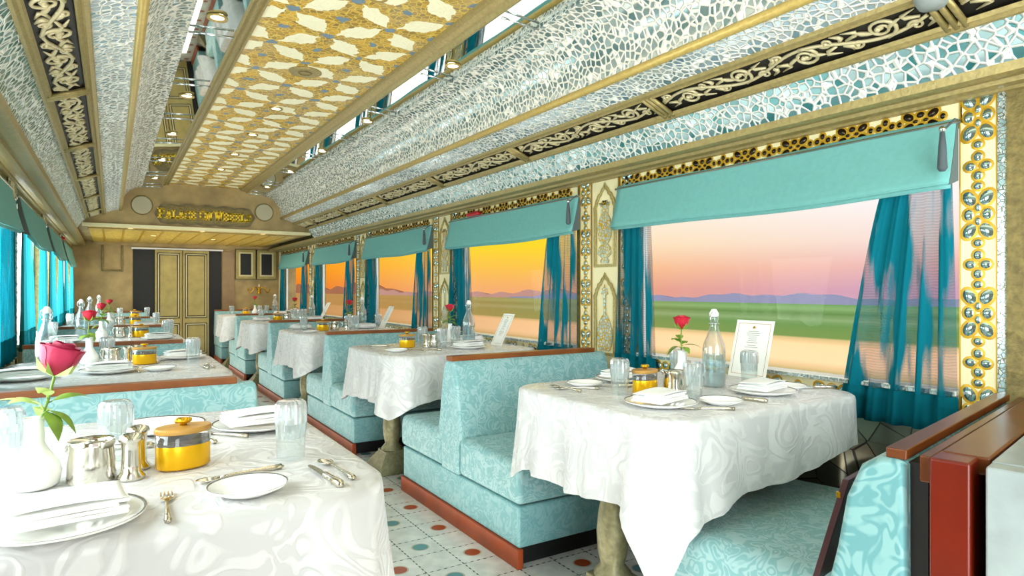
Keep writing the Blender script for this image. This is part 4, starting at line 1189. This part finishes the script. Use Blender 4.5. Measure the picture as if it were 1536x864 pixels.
# --- third sunset-side table
T = TR[2]
lay('tumbler', 1.60, 6.42, 0, 'at the aisle on '+T)
lay('jar', 1.73, 6.22, 0, 'on '+T)
lay('jug', 1.85, 6.24, -.5, 'on '+T)
lay('shaker', 1.95, 6.18, 0, 'by the jug on '+T)
lay('tumbler', 1.995, 6.27, 0, 'next to the shaker on '+T)
lay('tumbler', 2.10, 6.36, 0, 'amid the glassware of '+T)
lay('tumbler', 2.40, 6.52, 0, 'before the menu on '+T)
lay('bottle', 2.25, 6.60, .4, 'on '+T)
lay('slim', 2.36, 6.33, 0, 'leaning by the window on '+T)
lay('vase', 2.10, 6.56, 0, 'on '+T)
lay('rose', 2.10, 6.56, 2., 'in the vase on '+T, z=Z+.128)
lay('side', 1.56, 6.02, 0, 'at the aisle corner of '+T)
cover(2.22, 6.40, .2, 'by the window on '+T)
cover(1.62, 6.62, .1, 'at the aisle far corner of '+T)
# --- fourth sunset-side table
T = TR[3]
lay('tumbler', 1.66, 8.85, 0, 'at the aisle on '+T)
lay('jar', 1.81, 8.58, 0, 'on '+T)
lay('jug', 1.92, 8.56, -.5, 'on '+T)
for i, (x, y) in enumerate(((2.04, 8.72), (2.10, 8.60), (2.18, 8.74), (2.13, 8.86))): lay('tumbler', x, y, 0, ['first', 'second', 'third', 'fourth'][i]+' in the glass cluster of '+T)
lay('bottle', 2.33, 8.92, 0, 'on '+T)
lay('vase', 2.12, 8.99, 0, 'on '+T)
lay('rose', 2.12, 8.99, 1., 'in the vase on '+T, z=Z+.128)
lay('slim', 2.36, 8.60, 0, 'leaning by the window on '+T)
cover(1.62, 8.62, .1, 'at the aisle corner of '+T)
cover(2.25, 8.50, .1, 'by the window on '+T)
# --- end sunset-side table
T = TR[4]
lay('tumbler', 1.62, 11.0, 0, 'at the aisle on '+T)
lay('jar', 1.82, 10.92, 0, 'on '+T)
lay('tumbler', 2.03, 10.95, 0, 'next to the jar on '+T)
lay('tumbler', 2.14, 10.98, 0, 'next to the bottle on '+T)
lay('bottle', 2.28, 11.02, 0, 'on '+T)
lay('vase', 1.98, 11.07, 0, 'on '+T)
lay('rose', 1.98, 11.07, 0, 'in the vase on '+T, z=Z+.128)
cover(2.3, 10.72, 0, 'by the window on '+T)
# --- second bright-side table
T = TL[1]
lay('bottle', -.258, 3.72, .3, 'on '+T)
lay('jar', .149, 3.94, .1, 'on '+T)
lay('jug', -.0, 4.04, 2.3, 'on '+T)
lay('shaker', .07, 3.985, 0, 'by the jug on '+T)
lay('shaker', .105, 4.06, 0, 'between jug and jar on '+T)
lay('tumbler', .375, 3.87, 0, 'at the aisle on '+T)
lay('tumbler', -.02, 4.15, 0, 'behind the jug on '+T)
lay('tumbler', -.2, 3.98, 0, 'behind the bottle on '+T)
lay('vase', -.10, 4.10, 0, 'on '+T)
lay('rose', -.10, 4.10, 2.4, 'in the vase on '+T, z=Z+.128)
cover(-.01, 3.63, .1, 'at the near edge of '+T)
lay('side', .20, 3.60, 0, 'at the near edge of '+T)
lay('fork', .105, 3.62, .1, 'beside the napkin plate of '+T)
lay('spoon', .225, 4.02, -.2, 'beside the jar on '+T)
lay('knife', .40, 3.62, .1, 'at the aisle corner of '+T)
lay('spoon', .435, 3.66, .1, 'beside the knife on '+T)
cover(.35, 4.15, .1, 'at the aisle far corner of '+T)
cover(-.33, 3.54, .1, 'at the bright window corner of '+T)
# --- third, fourth and end bright-side tables
T = TL[2]
lay('bottle', -.21, 6.30, .3, 'on '+T)
lay('jar', .209, 6.20, 0, 'on '+T)
lay('jug', .06, 6.23, 2.3, 'on '+T)
lay('shaker', .135, 6.19, 0, 'by the jug on '+T)
lay('tumbler', .40, 6.20, 0, 'at the aisle on '+T)
lay('tumbler', .43, 6.36, 0, 'behind another at the aisle on '+T)
lay('tumbler', -.02, 6.35, 0, 'behind the jug on '+T)
lay('tumbler', -.40, 6.30, 0, 'by the bright window on '+T)
lay('vase', -.07, 6.2, 0, 'on '+T)
lay('rose', -.07, 6.2, .5, 'in the vase on '+T, z=Z+.128)
cover(.32, 5.88, .1, 'at the aisle near corner of '+T)
cover(-.3, 5.88, .1, 'by the bright window on '+T)
T = TL[3]
lay('bottle', -.204, 8.50, .3, 'on '+T)
lay('jar', .229, 8.40, 0, 'on '+T)
lay('jug', .09, 8.42, 2.3, 'on '+T)
lay('tumbler', .43, 8.28, 0, 'at the aisle on '+T)
lay('tumbler', -.38, 8.4, 0, 'by the bright window on '+T)
lay('tumbler', -.0, 8.55, 0, 'behind the jug on '+T)
lay('vase', -.02, 8.40, 0, 'on '+T)
lay('rose', -.02, 8.40, 1.5, 'in the vase on '+T, z=Z+.128)
cover(.3, 8.05, 0, 'at the near edge of '+T)
T = TL[4]
lay('bottle', -.15, 10.75, .3, 'on '+T)
lay('jar', .28, 10.65, 0, 'on '+T)
lay('tumbler', .44, 10.75, 0, 'at the aisle on '+T)
lay('tumbler', .1, 10.7, 0, 'next to the bottle on '+T)

# ------------------------------------------------------------------ outside
def field_mat():
    t = NT('field'); tc = t.t.nodes.new('ShaderNodeTexCoord'); sp = t.n('ShaderNodeSeparateXYZ'); t.l(tc.outputs['Object'], sp.inputs[0])
    x, y = sp.outputs[0], sp.outputs[1]
    mp = t.n('ShaderNodeMapping'); t.l(tc.outputs['Object'], mp.inputs[0]); mp.inputs['Scale'].default_value = (1, .03, 1)
    nz = t.n('ShaderNodeTexNoise', Scale=.25, Detail=5.); t.l(mp.outputs[0], nz.inputs[0])
    xx = t.math('ADD', x, t.math('MULTIPLY', t.math('SUBTRACT', nz.outputs[0], .5), 9.))
    f = t.math('DIVIDE', xx, 110., clamp=True)
    c = t.ramp(f, [(.0, lin('#6d7a3e')), (.13, lin('#7f8448')), (.175, lin('#a08a58')), (.21, lin('#e0b187')), (.27, lin('#dfae80')), (.305, lin('#66783f')), (.40, lin('#5c7740')), (.46, lin('#75875a')), (.58, lin('#566f3a')), (.72, lin('#728a56')), (.9, lin('#62804a'))])
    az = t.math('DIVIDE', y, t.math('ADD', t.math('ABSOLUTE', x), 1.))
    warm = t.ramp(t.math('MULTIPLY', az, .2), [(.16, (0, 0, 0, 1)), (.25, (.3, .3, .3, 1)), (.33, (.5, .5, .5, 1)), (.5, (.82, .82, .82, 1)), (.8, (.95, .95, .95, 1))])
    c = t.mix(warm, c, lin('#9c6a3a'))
    e = t.n('ShaderNodeBsdfDiffuse'); t.l(t.mix(t.math('LESS_THAN', x, 11.), t.mix(.62, c, (0, 0, 0, 1)), lin('#d9d6d0')), e.inputs[0])  # pale unseen trackside strip, added to brighten what the ceiling mirrors reflect
    MAT['field'] = t.done(e)
field_mat()
GZ = -1.4
struct(MB().add([(3.2, -60, GZ), (130, -60, GZ), (130, 700, GZ), (3.2, 700, GZ)], [(0, 1, 2, 3)]).build('ground_field', 'field'))
def hill_mat(name, c): 
    t = NT(name); MAT[name] = t.done(t.n('ShaderNodeBsdfDiffuse', Color=tuple(q*.38 for q in lin(c)[:3])+(1,)))
hill_mat('hill_mauve', '#6c667a'); hill_mat('hill_brown', '#8a6258'); hill_mat('hill_umber', '#7a4a34')
def ridge(y0, y1, n, fn, x, mat):
    mb = MB(); vs = []
    for i in range(n+1):
        y = y0+(y1-y0)*i/n; h = .3+(fn(y)-.3)*min(1, 9*i/n, 9*(n-i)/n); vs += [(x, y, GZ), (x+2, y, GZ+h), (x+12, y, GZ)]
    mb.add(vs, [(3*i, 3*i+3, 3*i+4, 3*i+1) for i in range(n)]+[(3*i+1, 3*i+4, 3*i+5, 3*i+2) for i in range(n)])
    return struct(mb.build('ground_hills', mat))
rr = random.Random(2); ph = [rr.uniform(0, 6) for _ in range(8)]
ridge(-40, 170, 140, lambda y: 1.35+.35*sin(y*.11+ph[0])+.25*sin(y*.31+ph[1])+.15*sin(y*.9+ph[2]), 104, 'hill_mauve')
ridge(120, 330, 120, lambda y: 1.9+.6*sin(y*.09+ph[3])+.4*sin(y*.4+ph[4]), 106, 'hill_brown')
ridge(250, 700, 120, lambda y: 4.6+1.3*sin(y*.05+ph[5])+.8*sin(y*.21), 108, 'hill_umber')

# sky: warm dusk towards the front of the train, pink to the side, hazy white on the other side
W = bpy.data.worlds.new('World'); SC.world = W; W.use_nodes = True
wt = NT.__new__(NT); wt.t = W.node_tree; wt.t.nodes.clear(); wt.out = wt.n('ShaderNodeOutputWorld')
tc = wt.n('ShaderNodeTexCoord'); sp = wt.n('ShaderNodeSeparateXYZ'); wt.l(tc.outputs['Generated'], sp.inputs[0])
dx, dy, dz = sp.outputs
el = wt.math('MULTIPLY_ADD', dz, 2.2, .1, clamp=True)
pink = wt.ramp(el, [(.0, lin('#c9a0b8')), (.10, lin('#d9a6bd')), (.17, lin('#f2bdb8')), (.25, lin('#fce3d8')), (.36, lin('#fff8f5')), (1, lin('#f6f4f4'))])
peach = wt.ramp(el, [(.0, lin('#d99c8c')), (.10, lin('#eba48c')), (.17, lin('#fbc294')), (.25, lin('#ffe4be')), (.36, lin('#fff4e2')), (1, lin('#f6f0ea'))])
yel = wt.ramp(el, [(.0, lin('#f0a878')), (.10, lin('#f8b070')), (.17, lin('#ffc552')), (.25, lin('#ffdc2e')), (.45, lin('#ffe83a')), (1, lin('#f6ecd0'))])
org = wt.ramp(el, [(.0, lin('#e0792c')), (.10, lin('#f0812a')), (.17, lin('#ff9d1a')), (.3, lin('#ffb31a')), (.5, lin('#ffc933')), (1, lin('#f6e0b0'))])
az = wt.math('ARCTAN2', dy, dx)   # 0 = straight out to the side, pi/2 = ahead
def seg(a, b): return wt.math('DIVIDE', wt.math('SUBTRACT', az, R(a)), R(b-a), clamp=True)
c = wt.mix(seg(29, 46), pink, peach); c = wt.mix(seg(48, 55), c, yel); c = wt.mix(seg(65, 75), c, org)
lft = wt.math('MULTIPLY_ADD', dx, -30., .5, clamp=True)
c = wt.mix(lft, c, lin('#eefcff'))
strg = wt.math('MULTIPLY_ADD', lft, 8.2, 1.)
bg = wt.n('ShaderNodeBackground'); wt.l(c, bg.inputs[0]); wt.l(strg, bg.inputs[1]); wt.l(bg.outputs[0], wt.out.inputs[0])

# ------------------------------------------------------------------ lamps
def area(name, loc, rot, sx, sy, e, col=(1, .95, .88)):
    l = bpy.data.lights.new(name, 'AREA'); l.shape = 'RECTANGLE'; l.size = sx; l.size_y = sy; l.energy = e; l.color = col
    o = bpy.data.objects.new(name, l); COL.objects.link(o); o.location = loc; o.rotation_euler = rot; return o
# unseen fill lamps added to brighten the interior, no real fittings
area('ceiling_fill', (XC, 3.6, 2.44), (0, 0, 0), .7, 9.5, 17, (1, .97, .92))
area('aisle_bounce_fill', (XC, 5.2, .03), (R(180), 0, 0), .7, 12.5, 62, (1, .96, .88))  # added upward fill, stands in for light bounced off the floor
area('soffit_fill', (XC, 10.4, 1.93), (0, 0, 0), 2.0, 2.4, 26, (1, .93, .82))  # broad extra fill that brightens the end wall and soffit bay

# ------------------------------------------------------------------ camera
cam = bpy.data.cameras.new('camera'); co = bpy.data.objects.new('camera', cam); COL.objects.link(co)
cam.sensor_width = 36; cam.lens = 962/1536*36; cam.shift_y = 2/1536; cam.clip_start = .02; cam.clip_end = 2000
co.location = (0, 0, 1.2); co.rotation_euler = (pi/2, 0, -.5582)
SC.camera = co
SC.view_settings.view_transform = 'Standard'
SC.view_settings.exposure = 0.
SC.view_settings.look = 'None'
SC.cycles.max_bounces = 10; SC.cycles.transparent_max_bounces = 24; SC.cycles.diffuse_bounces = 5; SC.cycles.glossy_bounces = 5
SC.cycles.sample_clamp_indirect = 6.
SC.cycles.use_denoising = True
